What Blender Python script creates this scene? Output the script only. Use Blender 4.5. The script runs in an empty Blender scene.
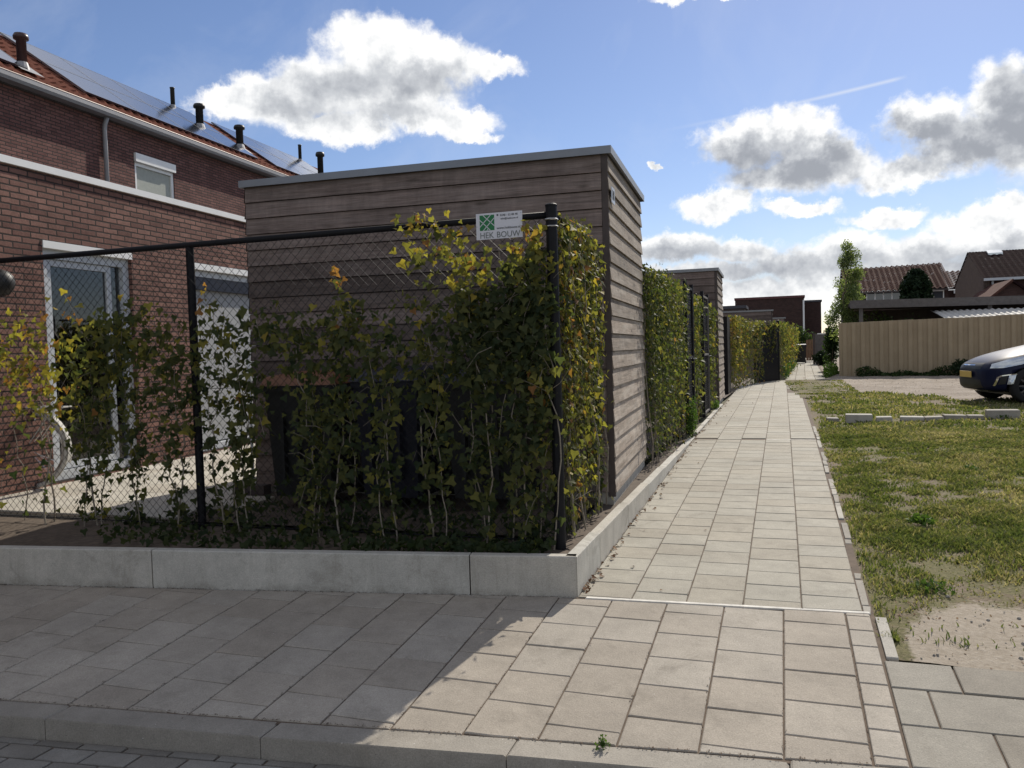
import bpy, bmesh, math, random
import numpy as np
from mathutils import Vector, Matrix
from mathutils.bvhtree import BVHTree
random.seed(7); RS = np.random.RandomState(11)
scene = bpy.context.scene
col = scene.collection
R = math.radians
# ------------------------------------------------------------------ camera
FPX, HYC, ROLL, VPX, CH = 820.0, 350.0, 0.030, 783.0, 1.5
_up = Vector((-ROLL, 1.0, (384-HYC)/FPX)).normalized()
_fw = Vector((VPX-512, -((HYC-ROLL*(VPX-512))-384), -FPX)).normalized()
_rt = _fw.cross(_up)
CR = Matrix((_rt, _fw, _up))
cd = bpy.data.cameras.new('camera'); cam = bpy.data.objects.new('camera', cd); col.objects.link(cam)
cam.matrix_world = Matrix.Translation((0, 0, CH)) @ CR.to_4x4()
cd.sensor_width = 36; cd.lens = 36*FPX/1024; cd.clip_end = 3000; cd.clip_start = 0.05
scene.camera = cam
def ray(x, y): return CR @ Vector((x-512, -(y-384), -FPX))
def at(x, y, Y):                      # point seen at a pixel, at world depth Y
    d = ray(x, y); return Vector((0, 0, CH)) + d*(Y/d.y)
def atX(x, y, X):
    d = ray(x, y); return Vector((0, 0, CH)) + d*(X/d.x)
# ------------------------------------------------------------------ ground height
GY = [-5, 2.9, 3.05, 4, 4.5, 6.1, 10.8, 23, 60]
GZ = [CH-h for h in (1.505, 1.505, 1.50, 1.43, 1.40, 1.347, 1.223, 1.14, 1.1)]
def G(x, y):
    fade = min(1, max(0, (8-y)/3))
    yy = y - 0.10*max(-8, min(1.5, x+.2))*fade
    return float(np.interp(yy, GY, GZ))
def kerb_y(x): return 3.05 + .1016*x
def wall_y(x): return 4.43 + .141*(x+1.12)
def strip_y(x): return 4.49 + .06*x
def onG(px, py):
    h = 1.3; d = ray(px, py)
    for i in range(60):
        P = d*(-h/d.z); h = .5*h + .5*(CH-G(P.x, P.y))
    return Vector((P.x, P.y, CH-h))
# ------------------------------------------------------------------ tagging
def tag(o, label=None, cat=None, group=None, kind=None):
    if label: o['label'] = label
    if cat: o['category'] = cat
    if group: o['group'] = group
    if kind: o['kind'] = kind
    return o
def empty(name, loc, rz=0, label=None, cat=None, group=None):
    o = bpy.data.objects.new(name, None); col.objects.link(o)
    o.location = loc; o.rotation_euler = (0, 0, rz); o.empty_display_size = .1
    return tag(o, label, cat, group)
def mw(o):
    m = Matrix.Translation(o.location) @ o.rotation_euler.to_matrix().to_4x4()
    return (mw(o.parent) @ m) if o.parent else m
class MB:
    def __init__(s, M=None): s.v = []; s.f = []; s.t = []; s.mi = []; s.M = M
    def add(s, vs, fs, t=None, mi=0):
        b = len(s.v)
        s.v += [tuple(s.M @ Vector(v)) for v in vs] if s.M else [tuple(v) for v in vs]
        if t is None: t = .5
        for f in fs: s.f.append([b+i for i in f]); s.t.append(t); s.mi.append(mi)
    def box(s, a, b, t=None, mi=0, bev=0):
        (x0, y0, z0), (x1, y1, z1) = a, b
        if bev:
            return s.chbox(a, b, bev, t, mi)
        s.add([(x0,y0,z0),(x1,y0,z0),(x1,y1,z0),(x0,y1,z0),(x0,y0,z1),(x1,y0,z1),(x1,y1,z1),(x0,y1,z1)],
              [(0,3,2,1),(4,5,6,7),(0,1,5,4),(1,2,6,5),(2,3,7,6),(3,0,4,7)], t, mi)
    def chbox(s, a, b, c, t=None, mi=0):    # box with chamfered edges
        bm = bmesh.new(); bmesh.ops.create_cube(bm, size=1)
        for v in bm.verts: v.co = Vector([a[i] + (v.co[i]+.5)*(b[i]-a[i]) for i in range(3)])
        bmesh.ops.bevel(bm, geom=bm.edges[:], offset=c, segments=1, affect='EDGES')
        bm.verts.index_update()
        s.add([v.co[:] for v in bm.verts], [[v.index for v in f.verts] for f in bm.faces], t, mi); bm.free()
    def prism(s, poly, z0, z1, t=None, mi=0):
        n = len(poly)
        s.add([(x, y, z0) for x, y in poly] + [(x, y, z1) for x, y in poly],
              [list(range(n))[::-1], list(range(n, 2*n))] + [(i, (i+1) % n, n+(i+1) % n, n+i) for i in range(n)], t, mi)
    def ext(s, pts, d, t=None, mi=0):       # 3d polygon extruded by vector d
        n = len(pts); d = Vector(d)
        s.add([tuple(p) for p in pts] + [tuple(Vector(p)+d) for p in pts],
              [list(range(n))[::-1], list(range(n, 2*n))] + [(i, (i+1) % n, n+(i+1) % n, n+i) for i in range(n)], t, mi)
    def tube(s, path, r, n=6, t=None, mi=0, closed=False, caps=True):
        P = [Vector(p) for p in path]; m = len(P)
        rr = r if isinstance(r, (list, tuple)) else [r]*m
        vs = []; pv = None
        for i, p in enumerate(P):
            if closed: d = P[(i+1) % m] - P[i-1]
            else: d = P[min(i+1, m-1)] - P[max(i-1, 0)]
            d = d.normalized() if d.length > 1e-9 else Vector((0, 0, 1))
            if pv is None:
                a = d.orthogonal().normalized()
            else:
                a = pv - d*pv.dot(d)
                a = a.normalized() if a.length > 1e-6 else d.orthogonal().normalized()
            pv = a; b = d.cross(a)
            for k in range(n):
                an = 2*math.pi*k/n; vs.append(tuple(p + a*(math.cos(an)*rr[i]) + b*(math.sin(an)*rr[i])))
        fs = []
        for i in range(m if closed else m-1):
            j = (i+1) % m
            for k in range(n): fs.append((i*n+k, i*n+(k+1) % n, j*n+(k+1) % n, j*n+k))
        if not closed and caps: fs += [list(range(n))[::-1], [(m-1)*n+k for k in range(n)]]
        s.add(vs, fs, t, mi)
    def lathe(s, c, prof, n=16, t=None, mi=0):   # prof: (r,z) list round vertical axis at c
        vs = []; fs = []
        for r_, z in prof:
            for k in range(n):
                a = 2*math.pi*k/n; vs.append((c[0]+r_*math.cos(a), c[1]+r_*math.sin(a), c[2]+z))
        for i in range(len(prof)-1):
            for k in range(n): fs.append((i*n+k, i*n+(k+1) % n, (i+1)*n+(k+1) % n, (i+1)*n+k))
        fs += [list(range(n))[::-1], [(len(prof)-1)*n+k for k in range(n)]]
        s.add(vs, fs, t, mi)
    def build(s, name, mat, parent=None, smooth=False, **tg):
        me = bpy.data.meshes.new(name)
        o = bpy.data.objects.new(name, me); col.objects.link(o)
        V = [Vector(v) for v in s.v]
        if parent:
            o.parent = parent; W = mw(parent).inverted(); V = [W @ v for v in V]
        else:
            c = Vector(((min(v.x for v in V)+max(v.x for v in V))/2, (min(v.y for v in V)+max(v.y for v in V))/2, min(v.z for v in V)))
            o.location = c; V = [v-c for v in V]
        me.from_pydata([v[:] for v in V], [], s.f)
        mats = mat if isinstance(mat, (list, tuple)) else [mat]
        for m in mats: me.materials.append(m)
        at_ = me.attributes.new('tint', 'FLOAT', 'FACE')
        if len(s.t) == len(me.polygons):
            at_.data.foreach_set('value', s.t)
            me.polygons.foreach_set('material_index', s.mi)
        if smooth: me.polygons.foreach_set('use_smooth', [True]*len(me.polygons))
        me.update()
        return tag(o, **tg)
def npmesh(name, V, nper, mat, tint, parent=None, **tg):
    """V: (N, k, 3) vertices per element; nper: list of local polygons; tint per element"""
    N, k, _ = V.shape
    me = bpy.data.meshes.new(name); o = bpy.data.objects.new(name, me); col.objects.link(o)
    P = V.reshape(-1, 3)
    if parent:
        o.parent = parent; W = np.array(mw(parent).inverted()); P = P @ W[:3, :3].T + W[:3, 3]
    else:
        c = (P.min(0)+P.max(0))/2; c[2] = P[:, 2].min(); o.location = c; P = P - c
    me.vertices.add(N*k); me.vertices.foreach_set('co', P.astype(np.float32).ravel())
    loops = []; counts = []
    for poly in nper: counts.append(len(poly)); loops += list(poly)
    L = (np.array(loops)[None, :] + (np.arange(N)*k)[:, None]).ravel()
    cnt = np.tile(np.array(counts), N); st = np.concatenate([[0], np.cumsum(cnt)[:-1]])
    me.loops.add(len(L)); me.loops.foreach_set('vertex_index', L.astype(np.int32))
    me.polygons.add(len(cnt)); me.polygons.foreach_set('loop_start', st.astype(np.int32))
    try: me.polygons.foreach_set('loop_total', cnt.astype(np.int32))
    except Exception: pass
    me.materials.append(mat)
    a = me.attributes.new('tint', 'FLOAT', 'FACE'); a.data.foreach_set('value', np.repeat(tint, len(nper)).astype(np.float32))
    me.update(calc_edges=True); me.validate()
    return tag(o, **tg)
# ------------------------------------------------------------------ materials
class NT:
    def __init__(s, name):
        s.m = bpy.data.materials.new(name); s.m.use_nodes = True; s.t = s.m.node_tree; s.t.nodes.clear()
        s.out = s.n('ShaderNodeOutputMaterial')
    def n(s, ty, **kw):
        x = s.t.nodes.new(ty)
        for k, v in kw.items(): setattr(x, k, v)
        return x
    def l(s, a, b): s.t.links.new(a, b)
    def inp(s, node, key, val):
        if hasattr(val, 'is_output') or isinstance(val, bpy.types.NodeSocket): s.l(val, node.inputs[key])
        else: node.inputs[key].default_value = val
    def coord(s, scale=(1, 1, 1), kind='Object'):
        tc = s.n('ShaderNodeTexCoord'); mp = s.n('ShaderNodeMapping'); mp.inputs['Scale'].default_value = scale
        s.l(tc.outputs[kind], mp.inputs['Vector']); return mp.outputs['Vector']
    def noise(s, v, sc, det=4, rough=.6, dist=0):
        x = s.n('ShaderNodeTexNoise'); x.inputs['Scale'].default_value = sc; x.inputs['Detail'].default_value = det
        x.inputs['Roughness'].default_value = rough; x.inputs['Distortion'].default_value = dist
        s.l(v, x.inputs['Vector']); return x.outputs['Fac']
    def vor(s, v, sc, feat='F1'):
        x = s.n('ShaderNodeTexVoronoi', feature=feat); x.inputs['Scale'].default_value = sc; s.l(v, x.inputs['Vector']); return x
    def ramp(s, f, stops, interp='LINEAR'):
        x = s.n('ShaderNodeValToRGB'); x.color_ramp.interpolation = interp
        e = x.color_ramp.elements
        while len(e) < len(stops): e.new(.5)
        for i, (p, c) in enumerate(stops): e[i].position = p; e[i].color = (*c, 1) if len(c) == 3 else c
        s.l(f, x.inputs['Fac']); return x.outputs['Color']
    def mix(s, f, a, b, mode='MIX'):
        x = s.n('ShaderNodeMix', data_type='RGBA', blend_type=mode)
        s.inp(x, 0, f)
        for i, c in ((6, a), (7, b)):
            if isinstance(c, tuple): x.inputs[i].default_value = (*c, 1) if len(c) == 3 else c
            else: s.l(c, x.inputs[i])
        return x.outputs[2]
    def math(s, op, a, b=0.0, c=None):
        x = s.n('ShaderNodeMath', operation=op)
        s.inp(x, 0, a); s.inp(x, 1, b)
        if c is not None: s.inp(x, 2, c)
        return x.outputs[0]
    def rng(s, f, a, b, c=0.0, d=1.0):
        x = s.n('ShaderNodeMapRange'); s.l(f, x.inputs[0])
        for i, v in enumerate((a, b, c, d)): x.inputs[i+1].default_value = v
        return x.outputs[0]
    def tint(s):
        x = s.n('ShaderNodeAttribute', attribute_name='tint'); return x.outputs['Fac']
    def bump(s, h, st=.5, d=.01):
        x = s.n('ShaderNodeBump'); x.inputs['Strength'].default_value = st; x.inputs['Distance'].default_value = d
        s.l(h, x.inputs['Height']); return x.outputs['Normal']
    def bsdf(s, base, rough=.8, metal=0, spec=.4, normal=None, **kw):
        p = s.n('ShaderNodeBsdfPrincipled')
        if isinstance(base, tuple): p.inputs['Base Color'].default_value = (*base, 1)
        else: s.l(base, p.inputs['Base Color'])
        s.inp(p, 'Roughness', rough); s.inp(p, 'Metallic', metal); s.inp(p, 'Specular IOR Level', spec)
        if normal is not None: s.l(normal, p.inputs['Normal'])
        for k, v in kw.items(): s.inp(p, k.replace('_', ' '), v)
        s.l(p.outputs[0], s.out.inputs['Surface']); return p
def simple(name, c, rough=.6, metal=0, spec=.4, var=.12, sc=6, bump=0):
    t = NT(name); v = t.coord()
    nz = t.noise(v, sc, 5)
    k = t.rng(nz, .25, .75, 1-var, 1+var)
    cc = t.mix(1.0, c, t.comb(k), 'MULTIPLY') if hasattr(t, 'comb') else None
    return t
def _comb(s, k):
    x = s.n('ShaderNodeCombineColor')
    for i in range(3): s.l(k, x.inputs[i])
    return x.outputs[0]
NT.comb = _comb
def plain(name, c, rough=.6, metal=0, spec=.4, var=.15, sc=5, bump=0, bsc=60):
    t = NT(name); v = t.coord()
    k = t.rng(t.noise(v, sc, 6, .65), .25, .75, 1-var, 1+var)
    cc = t.mix(1.0, c, t.comb(k), 'MULTIPLY')
    nrm = t.bump(t.noise(v, bsc, 3), bump, .004) if bump else None
    t.bsdf(cc, rough, metal, spec, nrm); return t.m
def mat_tile(name, base, amp=.22, moss=0.0, splash=False):
    t = NT(name); v = t.coord(); ti = t.tint()
    big = t.rng(t.noise(v, 1.3, 4), .3, .7, .88, 1.12)
    fine = t.rng(t.noise(v, 170, 3, .8), .3, .7, .74, 1.22)
    mid = t.rng(t.noise(v, 7, 6, .75), .3, .7, .84, 1.10)
    k = t.math('MULTIPLY', t.math('MULTIPLY', big, fine), t.math('MULTIPLY', mid, t.rng(ti, 0, 1, 1-amp, 1+amp)))
    c = t.mix(1.0, base, t.comb(k), 'MULTIPLY')
    warm = t.mix(t.rng(ti, .35, .65), (1.015, 1.0, .98), (.985, .995, 1.0))
    c = t.mix(1.0, c, warm, 'MULTIPLY')
    # stains and pale specks
    sp = t.vor(v, 22).outputs['Distance']
    c = t.mix(t.math('MULTIPLY', t.math('LESS_THAN', sp, .045), t.math('GREATER_THAN', t.noise(v, 5, 2), .52)), c, (.62, .6, .55))
    st = t.rng(t.noise(v, 3.2, 6, .75, .6), .55, .72, 0, .5)
    c = t.mix(st, c, (.17, .15, .12))
    dk = t.math('LESS_THAN', t.vor(v, 13).outputs['Distance'], .035)
    c = t.mix(t.math('MULTIPLY', dk, .6), c, (.09, .08, .07))
    if splash:
        sz = t.n('ShaderNodeSeparateXYZ'); t.l(v, sz.inputs[0])
        low = t.math('MULTIPLY', t.rng(sz.outputs[2], -.05, .05, 1, 0), t.rng(t.noise(v, 6, 5, .8), .42, .6))
        c = t.mix(t.math('MULTIPLY', low, .8), c, (.09, .08, .055))
        c = t.mix(t.math('MULTIPLY', t.rng(t.noise(t.coord((5, 5, .6)), 3, 4, .7), .52, .75), .35), c, (.22, .2, .16))
    n = t.bump(t.math('ADD', t.noise(v, 140, 2), t.math('MULTIPLY', t.noise(v, 25, 4), .7)), .45, .003)
    t.bsdf(c, .85, 0, .3, n); return t.m
def mat_wood(name, base, pale, dark=(.07, .055, .045), bl=.5):
    t = NT(name); ti = t.tint()
    tc = t.n('ShaderNodeTexCoord').outputs['Object']
    # shift the pattern for every plank
    cx = t.n('ShaderNodeCombineXYZ'); t.l(t.math('MULTIPLY', ti, 37.0), cx.inputs[0]); t.l(t.math('MULTIPLY', ti, 23.0), cx.inputs[1]); t.l(t.math('MULTIPLY', ti, 11.0), cx.inputs[2])
    ad = t.n('ShaderNodeVectorMath', operation='ADD'); t.l(tc, ad.inputs[0]); t.l(cx.outputs[0], ad.inputs[1])
    def mp(sc):
        m = t.n('ShaderNodeMapping'); m.inputs['Scale'].default_value = sc; t.l(ad.outputs[0], m.inputs['Vector']); return m.outputs[0]
    grain = t.noise(mp((2.2, 2.2, 62)), 1, 7, .78, .8)
    streak = t.noise(mp((.9, .9, 9)), 1.6, 4, .6, .3)
    blot = t.noise(mp((2.2, 2.2, 2.2)), 1.2, 5, .7)
    kn = t.vor(mp((1.7, 1.7, 7.0)), 1.0)
    knot = t.math('MULTIPLY', t.rng(kn.outputs['Distance'], .05, .13, 1, 0), 1.0)
    c = t.mix(t.rng(grain, .36, .62), tuple(a*.62 for a in base), tuple(min(1, a*1.45) for a in base))
    c = t.mix(t.math('MULTIPLY', t.rng(streak, .45, .7), bl), c, pale)
    c = t.mix(t.math('MULTIPLY', t.rng(blot, .5, .75), .45), c, tuple(a*.55 for a in base))
    c = t.mix(t.math('MULTIPLY', knot, .75), c, dark)
    fr = t.math('FRACT', t.math('MULTIPLY', ti, 7.77))
    c = t.mix(1.0, c, t.comb(t.rng(fr, 0, 1, .60, 1.30)), 'MULTIPLY')
    run = t.noise(mp((7, 7, .25)), 1.5, 5, .7)
    c = t.mix(1.0, c, t.comb(t.rng(run, .3, .7, .82, 1.12)), 'MULTIPLY')
    n = t.bump(grain, .5, .003)
    t.bsdf(c, .82, 0, .25, n); return t.m
def mat_brick(name, c1, c2, mortar, bw=.198, bh=.0545):
    t = NT(name); tc = t.n('ShaderNodeTexCoord').outputs['Object']
    sp = t.n('ShaderNodeSeparateXYZ'); t.l(tc, sp.inputs[0])
    cb = t.n('ShaderNodeCombineXYZ'); t.l(t.math('ADD', sp.outputs[0], sp.outputs[1]), cb.inputs[0]); t.l(sp.outputs[2], cb.inputs[1])
    wob = t.n('ShaderNodeTexNoise'); wob.inputs['Scale'].default_value = 14; t.l(cb.outputs[0], wob.inputs['Vector'])
    sc_ = t.n('ShaderNodeVectorMath', operation='SCALE'); t.l(wob.outputs['Color'], sc_.inputs[0]); sc_.inputs['Scale'].default_value = .010
    ad = t.n('ShaderNodeVectorMath', operation='ADD'); t.l(cb.outputs[0], ad.inputs[0]); t.l(sc_.outputs[0], ad.inputs[1])
    b = t.n('ShaderNodeTexBrick'); t.l(ad.outputs[0], b.inputs['Vector'])
    b.inputs['Scale'].default_value = 1; b.inputs['Brick Width'].default_value = bw; b.inputs['Row Height'].default_value = bh
    b.inputs['Mortar Size'].default_value = .0085; b.inputs['Mortar Smooth'].default_value = .35; b.inputs['Bias'].default_value = 0
    b.inputs['Color1'].default_value = (*c1, 1); b.inputs['Color2'].default_value = (*c2, 1); b.inputs['Mortar'].default_value = (*mortar, 1)
    k = t.rng(t.noise(cb.outputs[0], 3.5, 6, .75), .25, .75, .72, 1.28)
    k2 = t.rng(t.noise(cb.outputs[0], 40, 3, .7), .25, .75, .8, 1.2)
    c = t.mix(1.0, b.outputs['Color'], t.comb(t.math('MULTIPLY', k, k2)), 'MULTIPLY')
    inv = t.math('SUBTRACT', 1.0, b.outputs['Fac'])
    h = t.math('ADD', inv, t.math('MULTIPLY', t.noise(cb.outputs[0], 60, 3), .4))
    t.bsdf(c, .9, 0, .2, t.bump(h, .8, .008)); return t.m
def mat_leaf(name, stops, trans=.45, gloss=.12, tr=None):
    t = NT(name); c = t.ramp(t.tint(), stops)
    v = t.coord(); k = t.rng(t.noise(v, 28, 3), .3, .7, .8, 1.2)
    c = t.mix(1.0, c, t.comb(k), 'MULTIPLY')
    p = t.bsdf(c, .55, 0, gloss)
    tl = t.n('ShaderNodeBsdfTranslucent'); t.l(t.mix(1.0, c, (1.5, 1.55, .75), 'MULTIPLY'), tl.inputs['Color'])
    mx = t.n('ShaderNodeMixShader'); mx.inputs[0].default_value = trans
    t.l(p.outputs[0], mx.inputs[1]); t.l(tl.outputs[0], mx.inputs[2]); t.l(mx.outputs[0], t.out.inputs['Surface'])
    return t.m
def mat_glass(name, tint=(.05, .06, .07), rough=.03, spec=.9):
    t = NT(name); t.bsdf(tint, rough, 0, spec); return t.m
def mat_clear(name, c=(.8, .85, .88)):
    t = NT(name); g = t.n('ShaderNodeBsdfGlossy'); g.inputs['Roughness'].default_value = .02
    tr = t.n('ShaderNodeBsdfTransparent'); tr.inputs['Color'].default_value = (*c, 1)
    fr = t.n('ShaderNodeFresnel'); fr.inputs['IOR'].default_value = 1.5
    mx = t.n('ShaderNodeMixShader'); t.l(t.math('ADD', fr.outputs[0], .04), mx.inputs[0]); t.l(tr.outputs[0], mx.inputs[1]); t.l(g.outputs[0], mx.inputs[2])
    t.l(mx.outputs[0], t.out.inputs['Surface']); return t.m
M = {}
M['tile'] = mat_tile('pale_concrete_tile', (.345, .31, .262), .09)
M['tile_path'] = mat_tile('path_concrete_tile', (.345, .322, .27), .07)
M['tile_dark'] = mat_tile('grey_concrete_tile', (.255, .235, .198), .12)
M['street'] = mat_tile('street_paver', (.22, .21, .19), .2)
M['kerb'] = mat_tile('kerb_concrete', (.30, .28, .245), .08)
M['patio'] = mat_tile('patio_tile', (.46, .43, .37), .1)
M['white_lath'] = plain('white_marking', (.58, .56, .51), .8, var=.35, sc=14)
M['conc'] = mat_tile('retaining_concrete', (.47, .45, .40), .05, splash=True)
M['block'] = mat_tile('loose_concrete', (.34, .32, .28), .25)
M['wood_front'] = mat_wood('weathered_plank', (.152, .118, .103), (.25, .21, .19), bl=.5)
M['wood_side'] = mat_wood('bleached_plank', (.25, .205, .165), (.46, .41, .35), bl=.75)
M['trim'] = plain('grey_roof_trim', (.22, .22, .22), .35, .6, var=.08)
M['zinc'] = plain('zinc', (.30, .30, .31), .6, .3, var=.1)
M['white'] = plain('white_paint', (.8, .8, .78), .4, var=.05)
M['frame'] = plain('pale_frame_paint', (.50, .53, .56), .45, var=.06)
M['blind'] = plain('pale_blind', (.33, .34, .345), .8, var=.06)
M['dark_panel'] = plain('dark_panel', (.05, .05, .06), .5)
M['black'] = plain('black_coated_steel', (.007, .007, .009), .55, .0, spec=.2, var=.3, sc=20)
M['wire'] = plain('black_wire', (.010, .010, .012), .5, .0, spec=.3)
M['steel'] = plain('bare_steel', (.45, .45, .45), .35, .9)
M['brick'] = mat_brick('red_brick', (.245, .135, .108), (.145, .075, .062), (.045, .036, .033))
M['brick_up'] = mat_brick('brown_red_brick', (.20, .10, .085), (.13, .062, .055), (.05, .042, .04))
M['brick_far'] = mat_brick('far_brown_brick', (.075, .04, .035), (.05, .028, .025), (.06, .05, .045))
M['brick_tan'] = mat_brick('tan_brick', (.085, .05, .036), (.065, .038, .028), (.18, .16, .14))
M['soil'] = plain('dry_soil', (.10, .077, .057), .95, var=.45, sc=25, bump=.8, bsc=40)
M['sandbed'] = plain('joint_sand', (.115, .085, .062), .95, var=.35, sc=14)
M['bark'] = plain('bark', (.13, .10, .075), .9, var=.4, sc=30, bump=.6)
M['stem'] = plain('ivy_stem', (.22, .19, .15), .85, var=.4, sc=40)
M['ivy'] = mat_leaf('ivy_leaf', [(0, (.028, .044, .022)), (.35, (.06, .074, .034)), (.6, (.11, .115, .04)), (.8, (.24, .22, .055)), (.93, (.33, .26, .05)), (1, (.26, .13, .05))], .5)
M['hedge'] = mat_leaf('hedge_leaf', [(0, (.035, .052, .022)), (.4, (.085, .105, .04)), (.7, (.19, .18, .055)), (.9, (.28, .21, .06)), (1, (.25, .14, .07))], .5)
M['green'] = mat_leaf('tree_leaf', [(0, (.025, .045, .018)), (.5, (.05, .085, .03)), (1, (.10, .14, .05))], .4)
M['pale_green'] = mat_leaf('pale_tree_leaf', [(0, (.05, .075, .035)), (.5, (.12, .16, .07)), (1, (.24, .28, .14))], .55)
M['conifer'] = mat_leaf('conifer_leaf', [(0, (.008, .018, .009)), (1, (.022, .038, .016))], .1)
M['weed'] = mat_leaf('weed_leaf', [(0, (.04, .08, .02)), (1, (.09, .15, .035))], .4)
M['grass'] = mat_leaf('grass_blade', [(0, (.075, .105, .035)), (.3, (.125, .15, .052)), (.55, (.19, .195, .085)), (.72, (.28, .245, .14)), (.9, (.36, .31, .20)), (1, (.44, .38, .27))], .35, .1)
M['litter'] = mat_leaf('dry_leaf', [(0, (.07, .035, .022)), (.5, (.15, .075, .04)), (1, (.24, .16, .08))], .2, .05)
M['petal'] = plain('white_speck', (.7, .7, .66), .7)
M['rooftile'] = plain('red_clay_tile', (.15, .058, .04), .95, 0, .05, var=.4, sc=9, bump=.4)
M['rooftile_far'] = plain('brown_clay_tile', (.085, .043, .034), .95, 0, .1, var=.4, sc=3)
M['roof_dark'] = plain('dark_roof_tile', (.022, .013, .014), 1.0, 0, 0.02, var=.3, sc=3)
M['corr'] = plain('tan_steel_sheet', (.37, .295, .195), .85, .0, spec=.1, var=.12, sc=2)
M['fibre'] = plain('pale_fibre_cement', (.48, .47, .44), .7, var=.2, sc=4)
M['darkwood'] = plain('dark_timber', (.075, .06, .055), .8, var=.3, sc=8)
M['greywood'] = plain('grey_timber', (.12, .11, .105), .8, var=.3, sc=8)
M['brownwood'] = plain('brown_timber', (.16, .09, .05), .7, var=.3, sc=8)
M['plastic_dark'] = plain('dark_plastic', (.016, .018, .03), .5, var=.2)
M['plastic_black'] = plain('black_plastic', (.02, .02, .02), .5, var=.2)
M['lid'] = plain('brown_lid', (.20, .085, .04), .5, var=.2)
M['glass'] = mat_glass('dark_window_glass')
M['clear'] = mat_clear('clear_pane')
M['curtain'] = plain('pale_curtain', (.38, .40, .36), .9, var=.12, sc=20)
M['car'] = NT('dark_blue_car_paint'); M['car'].bsdf((.010, .013, .036), .38, .0, .12, Coat_Weight=.10, Coat_Roughness=.08); M['car'] = M['car'].m
M['rubber'] = plain('tyre_rubber', (.015, .015, .015), .85)
M['chrome'] = plain('chrome', (.6, .6, .6), .12, 1)
M['lamp_glass'] = plain('headlight_glass', (.62, .66, .68), .12, .35, spec=.9, var=.2, sc=12)
M['plate'] = plain('yellow_plate', (.62, .42, .10), .5, var=.04)
M['green_logo'] = plain('green_print', (.015, .16, .05), .5, var=.05)
M['sign'] = plain('white_sign', (.62, .62, .66), .45, var=.06)
M['ink'] = plain('dark_ink', (.03, .035, .04), .6)
M['grey_ink'] = plain('grey_ink', (.14, .16, .15), .6)
def mat_solar():
    t = NT('solar_panel'); v = t.coord()
    b = t.n('ShaderNodeTexBrick', offset=0.0)
    sp = t.n('ShaderNodeSeparateXYZ'); t.l(v, sp.inputs[0])
    cb = t.n('ShaderNodeCombineXYZ'); t.l(sp.outputs[1], cb.inputs[0]); t.l(t.math('MULTIPLY', sp.outputs[0], 1.22), cb.inputs[1]); t.l(cb.outputs[0], b.inputs['Vector'])
    b.inputs['Scale'].default_value = 1; b.inputs['Brick Width'].default_value = .16; b.inputs['Row Height'].default_value = .16; b.inputs['Mortar Size'].default_value = .003
    b.inputs['Color1'].default_value = (.012, .017, .03, 1); b.inputs['Color2'].default_value = (.012, .017, .03, 1); b.inputs['Mortar'].default_value = (.09, .09, .1, 1)
    t.bsdf(b.outputs['Color'], .16, 0, .8, Coat_Weight=.6, Coat_Roughness=.12); return t.m
M['solar'] = mat_solar()
def mat_lawn():
    t = NT('lawn_ground'); tc = t.n('ShaderNodeTexCoord').outputs['Object']
    n1 = t.noise(tc, .9, 6, .65); n2 = t.noise(tc, 7, 5, .7); n3 = t.noise(tc, 45, 4, .75)
    soil = t.ramp(n3, [(.3, (.10, .075, .052)), (.55, (.19, .15, .11)), (.75, (.31, .265, .205))])
    moss = t.ramp(n3, [(.3, (.08, .08, .035)), (.6, (.165, .15, .075)), (.8, (.27, .235, .15))])
    f = t.rng(t.math('ADD', t.math('MULTIPLY', n1, .5), t.math('MULTIPLY', n2, .5)), .47, .56)
    # bare sandy corner and gravel yard carry their own colour
    sand = t.ramp(t.noise(tc, 30, 6, .7), [(.3, (.26, .22, .17)), (.7, (.38, .335, .275))])
    grav = t.ramp(t.math('ADD', t.math('MULTIPLY', t.noise(tc, 22, 5, .8), .55), t.math('MULTIPLY', t.noise(tc, 1.6, 6, .75), .45)), [(.36, (.13, .105, .08)), (.5, (.26, .22, .18)), (.62, (.38, .335, .285))])
    ga = t.n('ShaderNodeAttribute', attribute_name='bare').outputs['Fac']
    gr = t.n('ShaderNodeAttribute', attribute_name='gravel').outputs['Fac']
    wob = t.math('ADD', n2, t.math('MULTIPLY', n3, .5))
    fa = t.rng(t.math('ADD', ga, t.math('MULTIPLY', t.math('SUBTRACT', wob, .75), .9)), .4, .6)
    fg = t.rng(t.math('ADD', gr, t.math('MULTIPLY', t.math('SUBTRACT', wob, .75), .9)), .4, .6)
    c = t.mix(f, moss, soil); c = t.mix(fa, c, sand); c = t.mix(fg, c, grav)
    sp = t.math('LESS_THAN', t.vor(tc, 17).outputs['Distance'], .06)
    c = t.mix(t.math('MULTIPLY', sp, .7), c, (.5, .46, .4))
    t.bsdf(c, .95, 0, .15, t.bump(t.noise(tc, 30, 6, .7), .6, .012)); return t.m
M['lawn'] = mat_lawn()
M['far_ground'] = plain('far_ground', (.11, .105, .06), .95, var=.3, sc=.3)

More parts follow.
